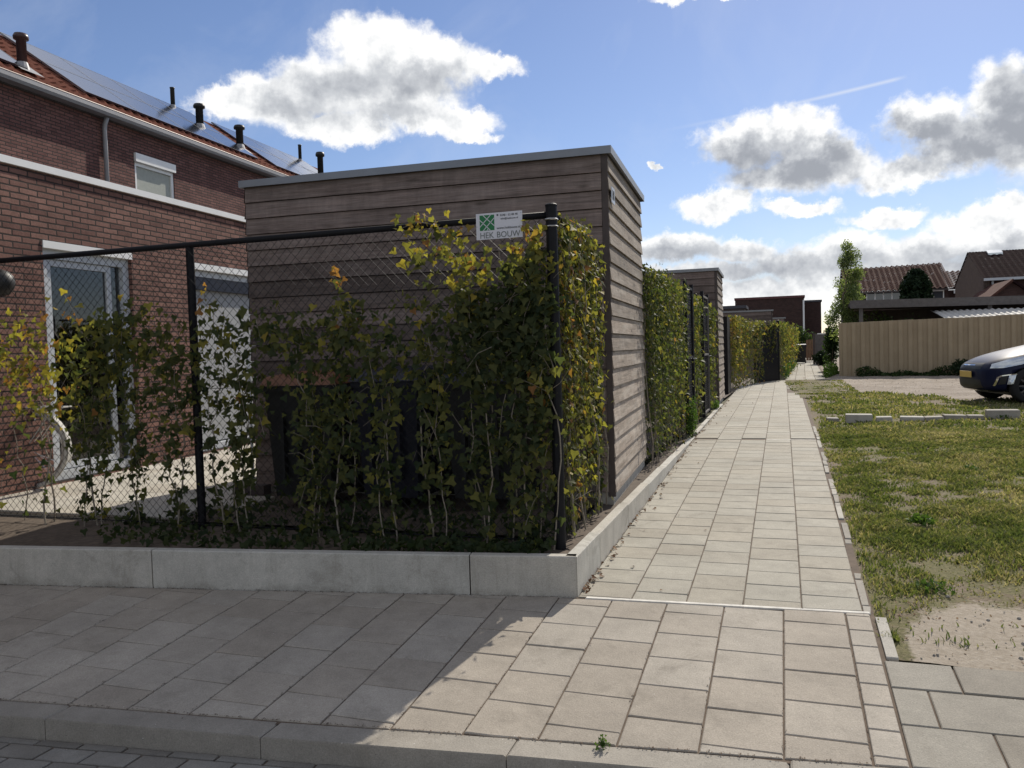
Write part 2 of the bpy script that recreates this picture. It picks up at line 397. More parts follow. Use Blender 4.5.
# ================================================================== GROUND
def sheet(name, xs, ys, zf, mat, cell=None, attrs=None, cond=None, **tg):
    me = bpy.data.meshes.new(name); V = []; F = []
    for y in ys:
        for x in xs: V.append((x, y, zf(x, y)))
    n = len(xs)
    for j in range(len(ys)-1):
        for i in range(n-1):
            if cond and not cond((xs[i]+xs[i+1])/2, (ys[j]+ys[j+1])/2): continue
            F.append((j*n+i, j*n+i+1, (j+1)*n+i+1, (j+1)*n+i))
    me.from_pydata(V, [], F); me.materials.append(mat)
    o = bpy.data.objects.new(name, me); col.objects.link(o)
    if attrs:
        for k, f in attrs.items():
            a = me.attributes.new(k, 'FLOAT', 'POINT'); a.data.foreach_set('value', [f(v[0], v[1]) for v in V])
    me.polygons.foreach_set('use_smooth', [True]*len(F)); me.update()
    return tag(o, **tg)
STREET_Z = -.095
def gz(x, y):
    k = kerb_y(max(-40, min(40, x)))
    if y < k-.1: return STREET_Z-.04
    return G(x, y)-.035
xs = [-600, -200, -60, -30, -15] + list(np.linspace(-9, 9, 37)) + [15, 30, 60, 200, 600]
ys = [-300, -60, -10, 0, 1, 1.6, 2.0, 2.3, 2.6, 2.9, 3.2, 3.5, 4, 4.5, 5, 5.6, 6.2, 7, 8, 9.5, 11, 13, 16, 20, 26, 35, 50, 80, 150, 400, 900]
def base_z(x, y):
    return min(gz(x, y), STREET_Z-.04) if y < 3.9 else G(x, y)-.05
ground = sheet('ground', xs, ys, base_z, M['far_ground'], kind='structure')
# sand bed beneath the paving (shows in the joints)
sheet('paving_bed', list(np.linspace(-9.2, 4.3, 46)), list(np.linspace(0, 1, 18)),
      lambda x, t: 0, M['sandbed'], kind='structure')
bed = bpy.data.objects['paving_bed']
n_ = 46; xx = list(np.linspace(-9.2, .42, 30))+[.43]+list(np.linspace(.5, 4.3, 15))
for j in range(18):
    for i in range(46):
        x = xx[i]; y0 = kerb_y(x)-.02; y1 = 4.9 if x < .425 else 3.93; y = y0+(y1-y0)*j/17
        bed.data.vertices[j*46+i].co = (x, y, G(x, y)-.007)
# path bed beyond
pb = MB()
def path_l(y): return -1.13 if y < 25 else .02+(y-25.5)*.021
def path_r(y): return .415 if y < 25 else 1.16+(y-25.5)*.03
ysb = list(np.linspace(4.9, 60, 90))
vs = []
for y in ysb: vs += [(path_l(y) if y < 23 else (-.9 if y < 25.2 else path_l(y)), y, G(-.5, y)-.007), (path_r(y) if y < 21 or y > 25.2 else .47+(y-21)*.16, y, G(-.5, y)-.007)]
pb.add(vs, [(2*i, 2*i+1, 2*i+3, 2*i+2) for i in range(len(ysb)-1)])
pb.build('path_bed', M['sandbed'], kind='structure')
def clip(poly, a, b, c):          # keep a*x+b*y<=c
    out = []
    for i in range(len(poly)):
        p, q = poly[i-1], poly[i]
        dp = a*p[0]+b*p[1]-c; dq = a*q[0]+b*q[1]-c
        if (dp <= 0) != (dq <= 0):
            t = dp/(dp-dq); out.append((p[0]+(q[0]-p[0])*t, p[1]+(q[1]-p[1])*t))
        if dq <= 0: out.append(q)
    return out
def area(p): return .5*sum(p[i-1][0]*p[i][1]-p[i][0]*p[i-1][1] for i in range(len(p)))
def tile(mb, poly, zf, dz=0, ch=.004, th=.03, t=None, bev=.0035):
    if len(poly) < 3 or area(poly) < .0008: return
    n = len(poly); cx = sum(p[0] for p in poly)/n; cy = sum(p[1] for p in poly)/n
    tx, ty = random.uniform(-1, 1)*.006, random.uniform(-1, 1)*.006
    Z = lambda x, y: zf(x, y)+dz+tx*(x-cx)+ty*(y-cy)
    ins = []
    for i in range(n):            # inset corners by moving toward centroid
        x, y = poly[i]; d = math.hypot(cx-x, cy-y) or 1
        ins.append((x+(cx-x)/d*bev*1.5, y+(cy-y)/d*bev*1.5))
    vs = [(x, y, Z(x, y)) for x, y in ins] + [(x, y, Z(x, y)-bev) for x, y in poly] + [(x, y, Z(x, y)-th) for x, y in poly]
    fs = [list(range(n))]
    for i in range(n):
        j = (i+1) % n; fs += [(n+i, n+j, j, i), (2*n+i, 2*n+j, n+j, n+i)]
    mb.add(vs, fs, random.random() if t is None else t)
def rect(x0, y0, x1, y1, g=.004): return [(x0+g, y0+g), (x1-g, y0+g), (x1-g, y1-g), (x0+g, y1-g)]
# ---- sidewalk
sw = MB(); PW, PR = .300, .2755
k = 0
for ci in range(-1, 31):
    x1 = .28-.30*ci
    x0 = x1-.30
    if ci == -1: continue
    off = (ci % 2)*PR/2
    for r in range(-8, 12):
        y0 = 3.214-PR/2*0+(r)*PR+off-.0; y1 = y0+PR
        p = rect(x0, y0, x1, y1, .0035)
        p = clip(p, .1016, -1, -3.05-.004)                 # above kerb line
        if x1 < -1.1: p = clip(p, -.141, 1, 4.43+.141*1.12-.006)
        else:
            p = clip(p, -.06, 1, 4.49-.022)
            if x0 < -1.12 < x1: p = clip(p, -.141 if False else 0, 1, 4.42)
        p = [q for q in p]
        if len(p) > 2: tile(sw, p, G, random.uniform(-.0015, .0015))
sw.build('sidewalk', M['tile'], kind='structure')
# narrow column of small tiles beside it
nc = MB()
for r in range(-4, 8):
    y0 = 3.14+r*.188; p = rect(.283, y0, .40, y0+.188, .003)
    p = clip(p, .1016, -1, -3.054); p = clip(p, -.06, 1, 4.468)
    tile(nc, p, G, .001, t=random.uniform(.4, .9))
nc.build('sidewalk_border', M['tile'], kind='structure')
# big grey slabs to the right
gs = MB()
rows = [(3.69, 3.945, [.405, .68, .98, 1.30, 1.62, 1.95, 2.3, 2.7, 3.1, 3.5, 3.9, 4.2]), (3.385, 3.69, [.405, .545, .95, 1.28, 1.66, 2.05, 2.45, 2.85, 3.25, 3.65, 4.05, 4.2]), (3.06, 3.385, [.405, .72, 1.12, 1.5, 1.9, 2.3, 2.7, 3.1, 3.5, 3.9, 4.2])]
for y0, y1, X in rows:
    for a, b in zip(X, X[1:]):
        p = rect(a, y0, b, y1, .004); p = [(x, y+.03*(x-.4)) for x, y in p]
        p = clip(p, .1016, -1, -3.054)
        tile(gs, p, G, random.uniform(-.002, .002))
gs.build('grey_slab_paving', M['tile_dark'], kind='structure')
# dirt and moss gathered in the joints
rs = np.random.RandomState(77); jx = []; 
for i in range(1500):
    if rs.uniform() < .55:
        x = -1.12+.298*rs.randint(0, 6)+rs.normal(0, .004); y = 4.5+rs.uniform(0, 1)**1.5*12
        if x < -1.05: y = 4.5+rs.uniform(0, 1)**1.5*10
    else:
        x = .28-.30*rs.randint(0, 14)+rs.normal(0, .004); y = kerb_y(x)+rs.uniform(0, 1.4)
        if y > (wall_y(x) if x < -1.1 else strip_y(x)): continue
    jx.append((x, y+rs.normal(0, .03), G(x, y)+.0015))
for i in range(500):
    x = -5+5.3*rs.uniform(); jx.append((x, kerb_y(x)+rs.normal(0, .006), G(x, kerb_y(x))+.002))
    x = -5+3.9*rs.uniform(); jx.append((x, wall_y(x)-abs(rs.normal(0, .012)), G(x, wall_y(x))+.002))
jC = np.array(jx); jn = len(jC); ja = rs.uniform(0, 6.28, jn); jl = rs.uniform(.0015, .0055, jn)
jV = np.stack([jC+np.c_[np.cos(ja+k*1.5708)*jl*rs.uniform(.4, 1, jn), np.sin(ja+k*1.5708)*jl*1.3, np.full(jn, .002)*(k % 2)] for k in range(4)], 1)
npmesh('joint_dirt', jV, [(0, 1, 2, 3)], M['sandbed'], rs.uniform(0, 1, jn), label='crumbs of sand and moss in the paving joints and along the kerb', cat='dirt', kind='stuff')
# ---- path
pt = MB(); RP = .2575
for ci in range(5):
    x0 = -1.12+.298*ci; off = (ci % 2)*RP/2
    for r in range(-1, 90):
        y0 = 4.47+r*RP+off; y1 = y0+RP
        if y0 > 25.4: break
        p = rect(x0, y0, x0+.298, y1, .003)
        p = clip(p, .06, -1, -4.49-.018)
        if y0 < 10.8 < y1+.05: p = clip(p, 0, 1, 10.745) if y0 < 10.7 else clip(p, 0, -1, -10.785)
        if ci == 4 and y0 > 19.5 and random.random() < .6: continue
        if y0 > 23.2 and x0 < -.9: continue
        tile(pt, p, G, random.uniform(-.001, .001))
y = 25.45
while y < 56:
    for ci in range(4):
        x0 = path_l(y)+.02+ci*.285+(.0 if y < 26 else 0)
        tile(pt, rect(x0, y, x0+.285, y+.3, .006), G, random.uniform(-.002, .002))
    y += .3
pt.build('path', M['tile_path'], kind='structure')
ln = MB()
tile(ln, [(-1.07, strip_y(-1.07)-.012), (.405, strip_y(.405)-.012), (.405, strip_y(.405)+.012), (-1.07, strip_y(-1.07)+.012)], G, .003, t=.5)
ln.build('white_edging_strip', M['white_lath'], kind='structure')
l2 = MB(); tile(l2, [(-.22, 10.75), (.37, 10.75), (.37, 10.78), (-.22, 10.78)], G, .002, t=.5)
l2.build('second_white_edging_strip', M['white_lath'], kind='structure')
# edge stones along the right of the path
es = MB()
y = 3.97; xe = .418
while y < 4.47: tile(es, rect(xe, y, xe+.055, min(4.47, y+.48), .002), G, .006, t=.8); y += .5
y = 4.50
while y < 12.2:
    L = random.choice((.12, .2, .3, .45)); jx = random.uniform(-.006, .006)
    if random.random() < .86: tile(es, [(.378+jx, y+.004), (.418+jx+random.uniform(-.014, .004), y+.006), (.420+jx, y+L-.008), (.379+jx, y+L-.004)], G, random.uniform(-.004, .01), t=random.random())
    y += L
es.build('path_edging', M['block'], kind='structure')
# kerb + street
kb = MB(); x = -9.0
while x < 4.2:
    L = 1.0 if x < 3.3 else .9
    a, b = x+.002, x+L-.002
    q = [(a, kerb_y(a)-.135), (b, kerb_y(b)-.135), (b, kerb_y(b)-.004), (a, kerb_y(a)-.004)]
    tile(kb, q, lambda X, Y: G(X, kerb_y(X)), -.004, th=.2, t=random.random(), bev=.006)
    x += L
kb.build('kerb', M['kerb'], kind='structure')
st = MB(); r = 0
y = -1.2
while y < 3.0:
    x = -9-(.105 if r % 2 else 0)
    while x < 4.4:
        p = rect(x, y, x+.205, y+.105, .003); p = [(a, b+.1016*a*1.0) for a, b in p]
        p = clip(p, -.1016, 1, 3.05-.14)
        if p: tile(st, p, lambda X, Y: STREET_Z, random.uniform(-.0015, .0015), th=.02)
        x += .21
    y += .11; r += 1
st.build('road', M['street'], kind='structure')
rb = MB(); rb.add([(-9.3, -2.2, STREET_Z-.008), (4.5, -1.0, STREET_Z-.008), (4.5, kerb_y(4.5)-.1, STREET_Z-.008), (-9.3, kerb_y(-9.3)-.1, STREET_Z-.008)], [(0, 1, 2, 3)])
rb.build('road_bed', M['sandbed'], kind='structure')
# ---- lawn with bare corner and gravel yard
def bare(x, y):
    d = 0
    d = max(d, 1-max(0, y-4.32-.30*max(0, x-.5)-.10*math.sin(x*7+1)-.06*math.sin(x*19))/.5) if x > .5 else 0
    return max(0, min(1, d)) if y > 3 else 0
def gravel(x, y):
    e = 17.2+max(0, 3.2-x)*1.9+.25*math.sin(x*3)
    if x < 1.5: e = 22+(1.5-x)*3
    return max(0, min(1, .5+(y-e)/1.6))
def lz(x, y): return G(x, y)-.012+.014*math.sin(x*5.1+y*1.7)*math.sin(y*2.3-x) + .006*math.sin(13*x)*math.sin(11*y)
lx = [.41, .47, .6] + list(np.arange(.75, 6, .25)) + list(np.arange(6, 30, 2))
ly = list(np.arange(3.6, 8, .2)) + list(np.arange(8, 30, .5)) + [32, 36, 40, 50, 60]
lawn = sheet('lawn_soil', lx, ly, lambda x, y: lz(x, y) if x > .5 else G(x, y)-.016, M['lawn'], attrs={'bare': bare, 'gravel': gravel},
             cond=lambda x, y: y > 3.94 or x > 4.25 or y > 3.95+.03*(x-.4), kind='structure')
lx2 = [.1, .25, .44]; 
sheet('verge_soil', [-.12, .05, .2, .32, .47, .7, 1.2], list(np.arange(18, 25.8, .35)), lambda x, y: G(x, y)+.004*(1 if x > -.1+max(0, (21.5-y)*.12) else -6), M['lawn'],
      attrs={'bare': lambda x, y: 0, 'gravel': lambda x, y: 0}, cond=lambda x, y: x > .40-(y-18)*.055, kind='structure')
# grass blades
def grassfield(n, xr, yr, dens, h, name, seed, tb=0.0, wid=.004):
    rs = np.random.RandomState(seed)
    x = rs.uniform(*xr, n); u = rs.uniform(0, 1, n); y = yr[0]+(yr[1]-yr[0])*u**1.7
    def nz(x, y, s, p): return (np.sin(x*s+p)+np.sin(y*s*1.1+2*p)+np.sin((x+y)*s*.7+3*p)+np.sin((x-y)*s*1.3+p))/4
    f = .5+.35*nz(x, y, 2.1, seed)+.35*nz(x, y, 6.3, seed+2)+.3*nz(x, y, 17, seed+5)
    keep = np.array([dens(a, b) for a, b in zip(x, y)])
    ok = rs.uniform(0, 1, n) < np.clip(f*1.35-.12, .04, 1)*keep
    x, y, f = x[ok], y[ok], f[ok]; n = len(x)
    z = np.array([lz(a, b) for a, b in zip(x, y)])-.004
    far = np.clip(y/6, .8, 3)
    hh = h*rs.uniform(.45, 1.25, n)*(.45+.9*np.clip(f, 0, 1)); w = wid*rs.uniform(.7, 1.5, n)*far
    a = rs.uniform(0, 2*np.pi, n); le = rs.uniform(.15, 1.3, n)*hh; b = rs.uniform(0, 2*np.pi, n)
    V = np.zeros((n, 5, 3))
    dx, dy = np.cos(a)*w, np.sin(a)*w
    V[:, 0] = np.c_[x-dx, y-dy, z]; V[:, 1] = np.c_[x+dx, y+dy, z]
    mx, my, mz = x+np.cos(b)*le*.35, y+np.sin(b)*le*.35, z+hh*.62
    V[:, 2] = np.c_[mx+dx*.8, my+dy*.8, mz]; V[:, 3] = np.c_[mx-dx*.8, my-dy*.8, mz]
    V[:, 4] = np.c_[x+np.cos(b)*le, y+np.sin(b)*le, z+hh]
    t = np.clip(.46+.30*nz(x, y, 2.7, 9)+.2*nz(x, y, 9, 4)+rs.normal(0, .22, n)+tb, 0, 1)
    return V, t
def dens(x, y):
    d = 1.0
    d *= 1-.985*min(1, bare(x, y)*1.4)
    d *= 1-min(1, gravel(x, y)*1.25)
    if x < .60: d *= max(.12, (x-.40)/.2)
    if abs(y-(13.2+.12*(x-.6))) < .25: d *= .5
    return d
A = [grassfield(470000, (.42, 5.2), (4.2, 12), dens, .038, '', 3, wid=.0045), grassfield(90000, (.45, 9), (11, 19.5), dens, .05, '', 5, wid=.005)]
def dverge(x, y): return 1.0 if (x > .30-(y-18)*.045) else 0
A.append(grassfield(9000, (-.1, 1.6), (19, 25.3), dverge, .035, '', 8, wid=.005))
V = np.concatenate([a[0] for a in A]); T = np.concatenate([a[1] for a in A])
npmesh('grass', V, [(0, 1, 2, 3), (3, 2, 4)], M['grass'], T, label='short patchy green and yellowed grass of the lawn beside the path', cat='grass', kind='stuff')
# clover and weed tufts: broad leaves
def leafset(C, size, rs, up=.0, flat=None):
    """C (n,3) centres -> (n,10?,3) ivy-like leaves"""
    n = len(C)
    T_ = np.array([(0, 0, 0), (-.36, -.12, .03), (-.50, .22, .08), (-.25, .40, .02), (0, .98, -.05), (.25, .40, .02), (.50, .22, .08), (.36, -.12, .03)])
    T_[:, 1] -= .35
    # random orientation: normal n, tip direction d
    if flat is None:
        nv = rs.normal(0, 1, (n, 3)); nv[:, 2] = nv[:, 2]*.6+up
    else:
        nv = rs.normal(0, .55, (n, 3))+np.array(flat)*np.sign(rs.uniform(-.4, 1, n))[:, None]
    nv /= np.linalg.norm(nv, axis=1)[:, None]
    d = np.array([0, 0, -1.0])+rs.normal(0, .6, (n, 3))
    d -= nv*(d*nv).sum(1)[:, None]; d /= np.linalg.norm(d, axis=1)[:, None]+1e-9
    s = np.cross(d, nv)
    sz = (size*rs.uniform(.38, 1.4, n))[:, None, None] if np.isscalar(size) else (size*rs.uniform(.6, 1.2, n))[:, None, None]
    V = C[:, None, :]+sz*(T_[None, :, 0:1]*s[:, None, :]+T_[None, :, 1:2]*d[:, None, :]+T_[None, :, 2:3]*nv[:, None, :])
    return V
LEAF = [(0, 4, 3, 2, 1), (0, 7, 6, 5, 4)]
def quadset(C, size, rs, up=0):
    n = len(C); nv = rs.normal(0, 1, (n, 3)); nv[:, 2] += up; nv /= np.linalg.norm(nv, axis=1)[:, None]
    a = np.cross(nv, rs.normal(0, 1, (n, 3))); a /= np.linalg.norm(a, axis=1)[:, None]+1e-9; b = np.cross(nv, a)
    sz = (size*rs.uniform(.6, 1.3, n))[:, None]
    return np.stack([C-a*sz*.5, C-b*sz*.28, C+a*sz*.55+nv*sz*.1, C+b*sz*.28], 1)
QUAD = [(0, 1, 2, 3)]
def tuft(px, py, r, h, n, label, name='weed', tb=.5):
    P = onG(px, py); rs = np.random.RandomState(int(px*7+py))
    th = rs.uniform(0, 2*np.pi, n); rr = r*np.sqrt(rs.uniform(0, 1, n)); hh = h*rs.uniform(.2, 1, n)*(1-.5*(rr/r)**2)
    C = np.c_[P.x+np.cos(th)*rr, P.y+np.sin(th)*rr, P.z+hh]
    e = empty(name, P, 0, label, 'weed')
    npmesh('leaves', leafset(C, min(r, h)*.45, rs, up=.8), LEAF, M['weed'], np.clip(rs.normal(tb, .2, n), 0, 1), parent=e)
    s = MB()
    for i in range(0, n, max(1, n//12)): s.tube([P, (P+Vector(C[i]))/2+Vector((0, 0, .01)), Vector(C[i])], [.0025, .002, .001], 4)
    s.build('stems', M['weed'], e)
tuft(603, 748, .03, .05, 40, 'tiny weed sprouting from the kerb joint at the front of the sidewalk')
tuft(921, 524, .09, .07, 110, 'dark green leafy tuft in the middle of the lawn')
tuft(1003, 418, .12, .09, 60, 'weed tuft between the last concrete blocks')
tuft(970, 470, .08, .05, 60, 'low broad leaved weed among the grass near the car')
tuft(935, 590, .10, .05, 70, 'low broad leaved weed at the front edge of the lawn')
# pale stones, crumbs and dry leaves
rs = np.random.RandomState(21)
n = 520; x = np.concatenate([rs.uniform(.45, 2.4, 300), rs.uniform(.46, .8, 220)]); y = np.concatenate([rs.uniform(4.0, 6.0, 300), rs.uniform(4.5, 9, 220)])
C = np.c_[x, y, [lz(a, b)+.004 for a, b in zip(x, y)]]
n2 = 260; x2 = rs.uniform(.5, 2.6, n2); y2 = rs.uniform(3.96, 5.2, n2); pm = MB()
for a_, b_ in zip(x2, y2):
    q = random.uniform(.002, .007) if random.random() < .93 else random.uniform(.008, .016); z_ = lz(a_, b_); an = random.random()*3
    pm.add([(a_+q*math.cos(an+k*1.26), b_+q*math.sin(an+k*1.26), z_) for k in range(5)]+[(a_+q*.5*math.cos(an+k*1.26), b_+q*.5*math.sin(an+k*1.26), z_+q*.7) for k in range(5)], [(k, (k+1) % 5, 5+(k+1) % 5, 5+k) for k in range(5)]+[(5, 6, 7, 8, 9)], random.random())
pm.build('pebbles', M['kerb'], label='small pebbles scattered on the bare sandy corner of the lawn', cat='pebbles', kind='stuff')
npmesh('dry_debris', quadset(C, .018, rs, 3), QUAD, M['litter'], rs.uniform(.3, 1, n), label='dry leaf crumbs and twigs on the bare soil at the lawn edge', cat='leaf litter', kind='stuff')
n = 300; y = 4.5+rs.uniform(0, 1, n)**1.3*13; x = -1.12+np.abs(rs.normal(0, .032, n)); x[::19] += rs.uniform(0, .6, len(x[::19])); 
C = np.c_[x, y, [G(a, b)+.008 for a, b in zip(x, y)]]
V = leafset(C, .028, rs, up=3.0)
npmesh('fallen_leaves', V, LEAF, M['litter'], rs.uniform(0, .8, n), label='brown fallen leaves gathered along the foot of the concrete edging', cat='leaf litter', kind='stuff')
# gravel grit along the car yard: small stones
n = 2600; x = rs.uniform(1.0, 9, n); y = rs.uniform(16.5, 27, n); ok = np.array([gravel(a, b) for a, b in zip(x, y)]) > .5; x, y = x[ok], y[ok]
C = np.c_[x, y, [lz(a, b)+.008 for a, b in zip(x, y)]]
npmesh('gravel', quadset(C, .035, rs, 5), QUAD, M['block'], rs.uniform(0, 1, len(x)), label='coarse gravel and grit of the parking yard', cat='gravel', kind='stuff')

# ================================================================== RETAINING EDGE
WT = .33
e = empty('retaining_wall', (-1.12, 4.43, .1), 0, 'low pale concrete retaining wall around the fenced garden corner', 'wall')
def wseg(a, b, thick, side, top=WT, t=.5, name='wall_slab', cap=.004):
    a = Vector((a[0], a[1], 0)); b = Vector((b[0], b[1], 0)); d = (b-a).normalized(); nn = Vector((-d.y, d.x, 0))*side*thick
    a2 = a+d*cap; b2 = b-d*cap
    mb = MB(); c = .006
    z0 = -.05
    out = -nn.normalized()
    prof = [(0, z0), (0, top-c), (c, top), (thick-c, top), (thick, top-c), (thick, z0)]
    iv = nn.normalized(); vs = []
    for P in (a2, b2):
        for w, z in prof: q = P+iv*w; vs.append((q.x, q.y, z))
    m = len(prof); fs = [(i, i+1, m+i+1, m+i) for i in range(m-1)]+[list(range(m))[::-1], list(range(m, 2*m)), (m-1, 0, m, 2*m-1)]
    mb.add(vs, fs, t); return mb.build(name, M['conc'], e)
P0 = (-1.12, 4.43)
xsplit = [-1.12, -1.73, -3.73, -5.73, -7.73, -9.2]
for i in range(5): wseg((xsplit[i], wall_y(xsplit[i])), (xsplit[i+1], wall_y(xsplit[i+1])), .07, -1, t=random.random())
ysplit = [4.44, 5.05, 6.05, 7.05, 8.05, 9.05, 10.05, 11.0]
for i in range(7): wseg((-1.12, ysplit[i] if i else 4.44), (-1.12, ysplit[i+1]), .07, 1, t=random.random(), cap=.003, top=WT-.05*(ysplit[i]-4.44)/6.5)
y = 11.3
while y < 16: wseg((-1.12, y), (-1.12, y+1.0), .06, 1, top=G(-1.1, y)+.03, t=random.random()); y += 1.0
# garden soil strip + patio
so = MB()
so.add([(-9.2, wall_y(-9.2)+.05, WT-.035), (-1.17, 4.48, WT-.03), (-1.17, 11, WT-.085), (-1.35, 11, WT-.08), (-1.35, 4.78, WT-.01), (-9.2, 4.78, WT-.01)], [(0, 1, 4, 5), (1, 2, 3, 4)])
so.add([(-9.2, 4.78, WT-.01), (-1.35, 4.78, WT-.01), (-1.35, 4.82, WT-.2), (-9.2, 4.82, WT-.2)], [(0, 1, 2, 3)])
so.build('planting_soil', M['soil'], kind='structure')
pa = MB(); r = 0; y = 4.82  # paved only in front of the house
while y < 9.6:
    x = -9.0+(.3 if r % 2 else 0)
    while x < -1.4:
        x1 = min(x+.6, -1.36)
        if x1 > -3.75: x += .6; continue
        tile(pa, rect(x, y, x1, y+.4, .003), lambda a, b: .38 if b > 5.0 else .36, random.uniform(-.001, .001), th=.1); x += .6
    y += .4; r += 1
pa.build('patio', M['patio'], kind='structure')
pg = MB(); pg.add([(-9.2, 4.80, .345), (-1.34, 4.80, .345), (-1.34, 18, .345), (-9.2, 18, .345)], [(0, 1, 2, 3)])
pg.build('garden_ground', M['soil'], kind='structure')
# far garden grounds left of the path
fg = MB(); fg.add([(-9.2, 18, .34), (-1.2, 18, .34), (-.2, 60, .36), (-12, 60, .36)], [(0, 1, 2, 3)])
fg.build('far_garden_ground', M['soil'], kind='structure')

# ================================================================== SHEDS
def shed(loc, rz, W, D, H, n, label, plinth=.10, sidemat='wood_side', nside=None, name='wooden_shed', group=None, vary=0):
    """corner at loc (front right), extends -x by W, +y by D"""
    e = empty(name, loc, rz, label, 'shed', group); Mx = mw(e)
    ph = (H-.055-plinth)/n
    core = MB(Mx); core.box((-W+.03, .03, 0), (-.03, D-.03, plinth+.01)); core.build('plinth', M['conc'], e)
    f = MB(Mx); s = MB(Mx); bk = MB(Mx)
    for i in range(n):
        z0 = plinth+i*ph; z1 = z0+ph; t = random.random()
        # slanted board: lower edge proud
        lo, hi, gp = .029, .014, .005
        f.add([(-W+.02, -lo+.03, z0+gp), (-.062, -lo+.03, z0+gp), (-.062, -hi+.03, z1), (-W+.02, -hi+.03, z1), (-W+.02, .05, z0+gp), (-.062, .05, z0+gp), (-.062, .05, z1), (-W+.02, .05, z1)],
              [(0, 1, 2, 3), (0, 4, 5, 1), (3, 2, 6, 7), (0, 3, 7, 4), (1, 5, 6, 2)], t)
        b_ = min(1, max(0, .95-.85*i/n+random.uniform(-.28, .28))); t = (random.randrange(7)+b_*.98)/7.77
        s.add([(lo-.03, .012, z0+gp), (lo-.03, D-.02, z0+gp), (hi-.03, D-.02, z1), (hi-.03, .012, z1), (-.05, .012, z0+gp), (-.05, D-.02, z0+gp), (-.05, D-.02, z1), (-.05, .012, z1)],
              [(0, 1, 2, 3), (0, 4, 5, 1), (3, 2, 6, 7), (0, 3, 7, 4), (1, 5, 6, 2)], t)
        t = random.random()
        bk.add([(-W+.02, D, z0+gp), (-.02, D, z0+gp), (-.02, D-.015, z1), (-W+.02, D-.015, z1), (-W+.02, D-.04, z0+gp), (-.02, D-.04, z0+gp), (-.02, D-.04, z1), (-W+.02, D-.04, z1)], [(1, 0, 3, 2), (0, 1, 5, 4)], t)
        bk.add([(-W-.002, .02, z0+gp), (-W-.002, D-.02, z0+gp), (-W+.012, D-.02, z1), (-W+.012, .02, z1), (-W+.03, .02, z0+gp), (-W+.03, D-.02, z0+gp)], [(1, 0, 3, 2), (0, 1, 5, 4)], t)
    cr = MB(Mx); cr.box((-W+.035, .052, plinth-.02), (-.052, D-.045, H-.05)); cr.build('wall_core', M['dark_panel'], e)
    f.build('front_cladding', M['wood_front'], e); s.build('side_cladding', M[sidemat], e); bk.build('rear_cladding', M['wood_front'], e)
    cp = MB(Mx); cp.box((-.060, .010, plinth-.03), (-.012, .05, H-.06)); cp.build('corner_post', M['darkwood'], e)
    t = MB(Mx)
    t.box((-W-.02, -.022, H-.058), (.022, -.004, H)); t.box((.004, -.003, H-.058), (.022, D+.02, H)); t.box((-W-.02, D+.003, H-.058), (.003, D+.02, H)); t.box((-W-.02, -.003, H-.058), (-W-.003, D+.002, H))
    t.build('roof_trim', M['trim'], e)
    rf = MB(Mx); rf.box((-W-.002, -.003, H-.05), (.003, D+.002, H-.02)); rf.build('roof', M['dark_panel'], e)
    return e
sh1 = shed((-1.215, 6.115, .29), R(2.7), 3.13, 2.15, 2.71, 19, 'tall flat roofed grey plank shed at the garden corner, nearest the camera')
nb = MB(mw(sh1)); nb.box((.006, .05, 2.30), (.011, .20, 2.42)); nb.build('house_number_plate', M['steel'], sh1)
def text_mesh(s, size, mat, name, parent, Mw, ext=.0006, align='LEFT', font_scale=(1, 1)):
    cu = bpy.data.curves.new(name, 'FONT'); cu.body = s; cu.size = size; cu.extrude = ext; cu.align_x = align; cu.resolution_u = 3
    tmp = bpy.data.objects.new('tmp', cu); col.objects.link(tmp)
    dg = bpy.context.evaluated_depsgraph_get(); me = bpy.data.meshes.new_from_object(tmp.evaluated_get(dg))
    bpy.data.objects.remove(tmp); me.name = name; me.materials.clear(); me.materials.append(mat)
    me.transform(Mw @ Matrix.Diagonal((font_scale[0], font_scale[1], 1, 1)))
    o = bpy.data.objects.new(name, me); col.objects.link(o)
    if parent: me.transform(mw(parent).inverted()); o.parent = parent
    return o
# number faces +x : text x axis -> +y , text y -> z , normal -> +x
Tm = mw(sh1) @ Matrix(((0, 0, 1, .0125), (1, 0, 0, .062), (0, 1, 0, 2.325), (0, 0, 0, 1)))
text_mesh('18', .11, M['ink'], 'house_number', sh1, Tm)
def lamp_like(): pass
sh2 = shed((-1.17, 16.25, .29), R(1.0), 3.0, 1.95, 2.67, 18, 'second plank shed along the path, beyond the gate', group=None)
sh3p = at(783, 309, 31)
sh3 = shed((sh3p.x-.35, 31, .3), R(3), 2.6, 2.2, sh3p.z-.3, 15, 'far plank shed behind the golden hedge, grey roof edge')
sh4p = at(790, 317, 38)
sh4 = shed((sh4p.x-.2, 38, .3), R(3), 2.4, 2.2, sh4p.z-.3, 13, 'farthest low shed before the dark brick building')

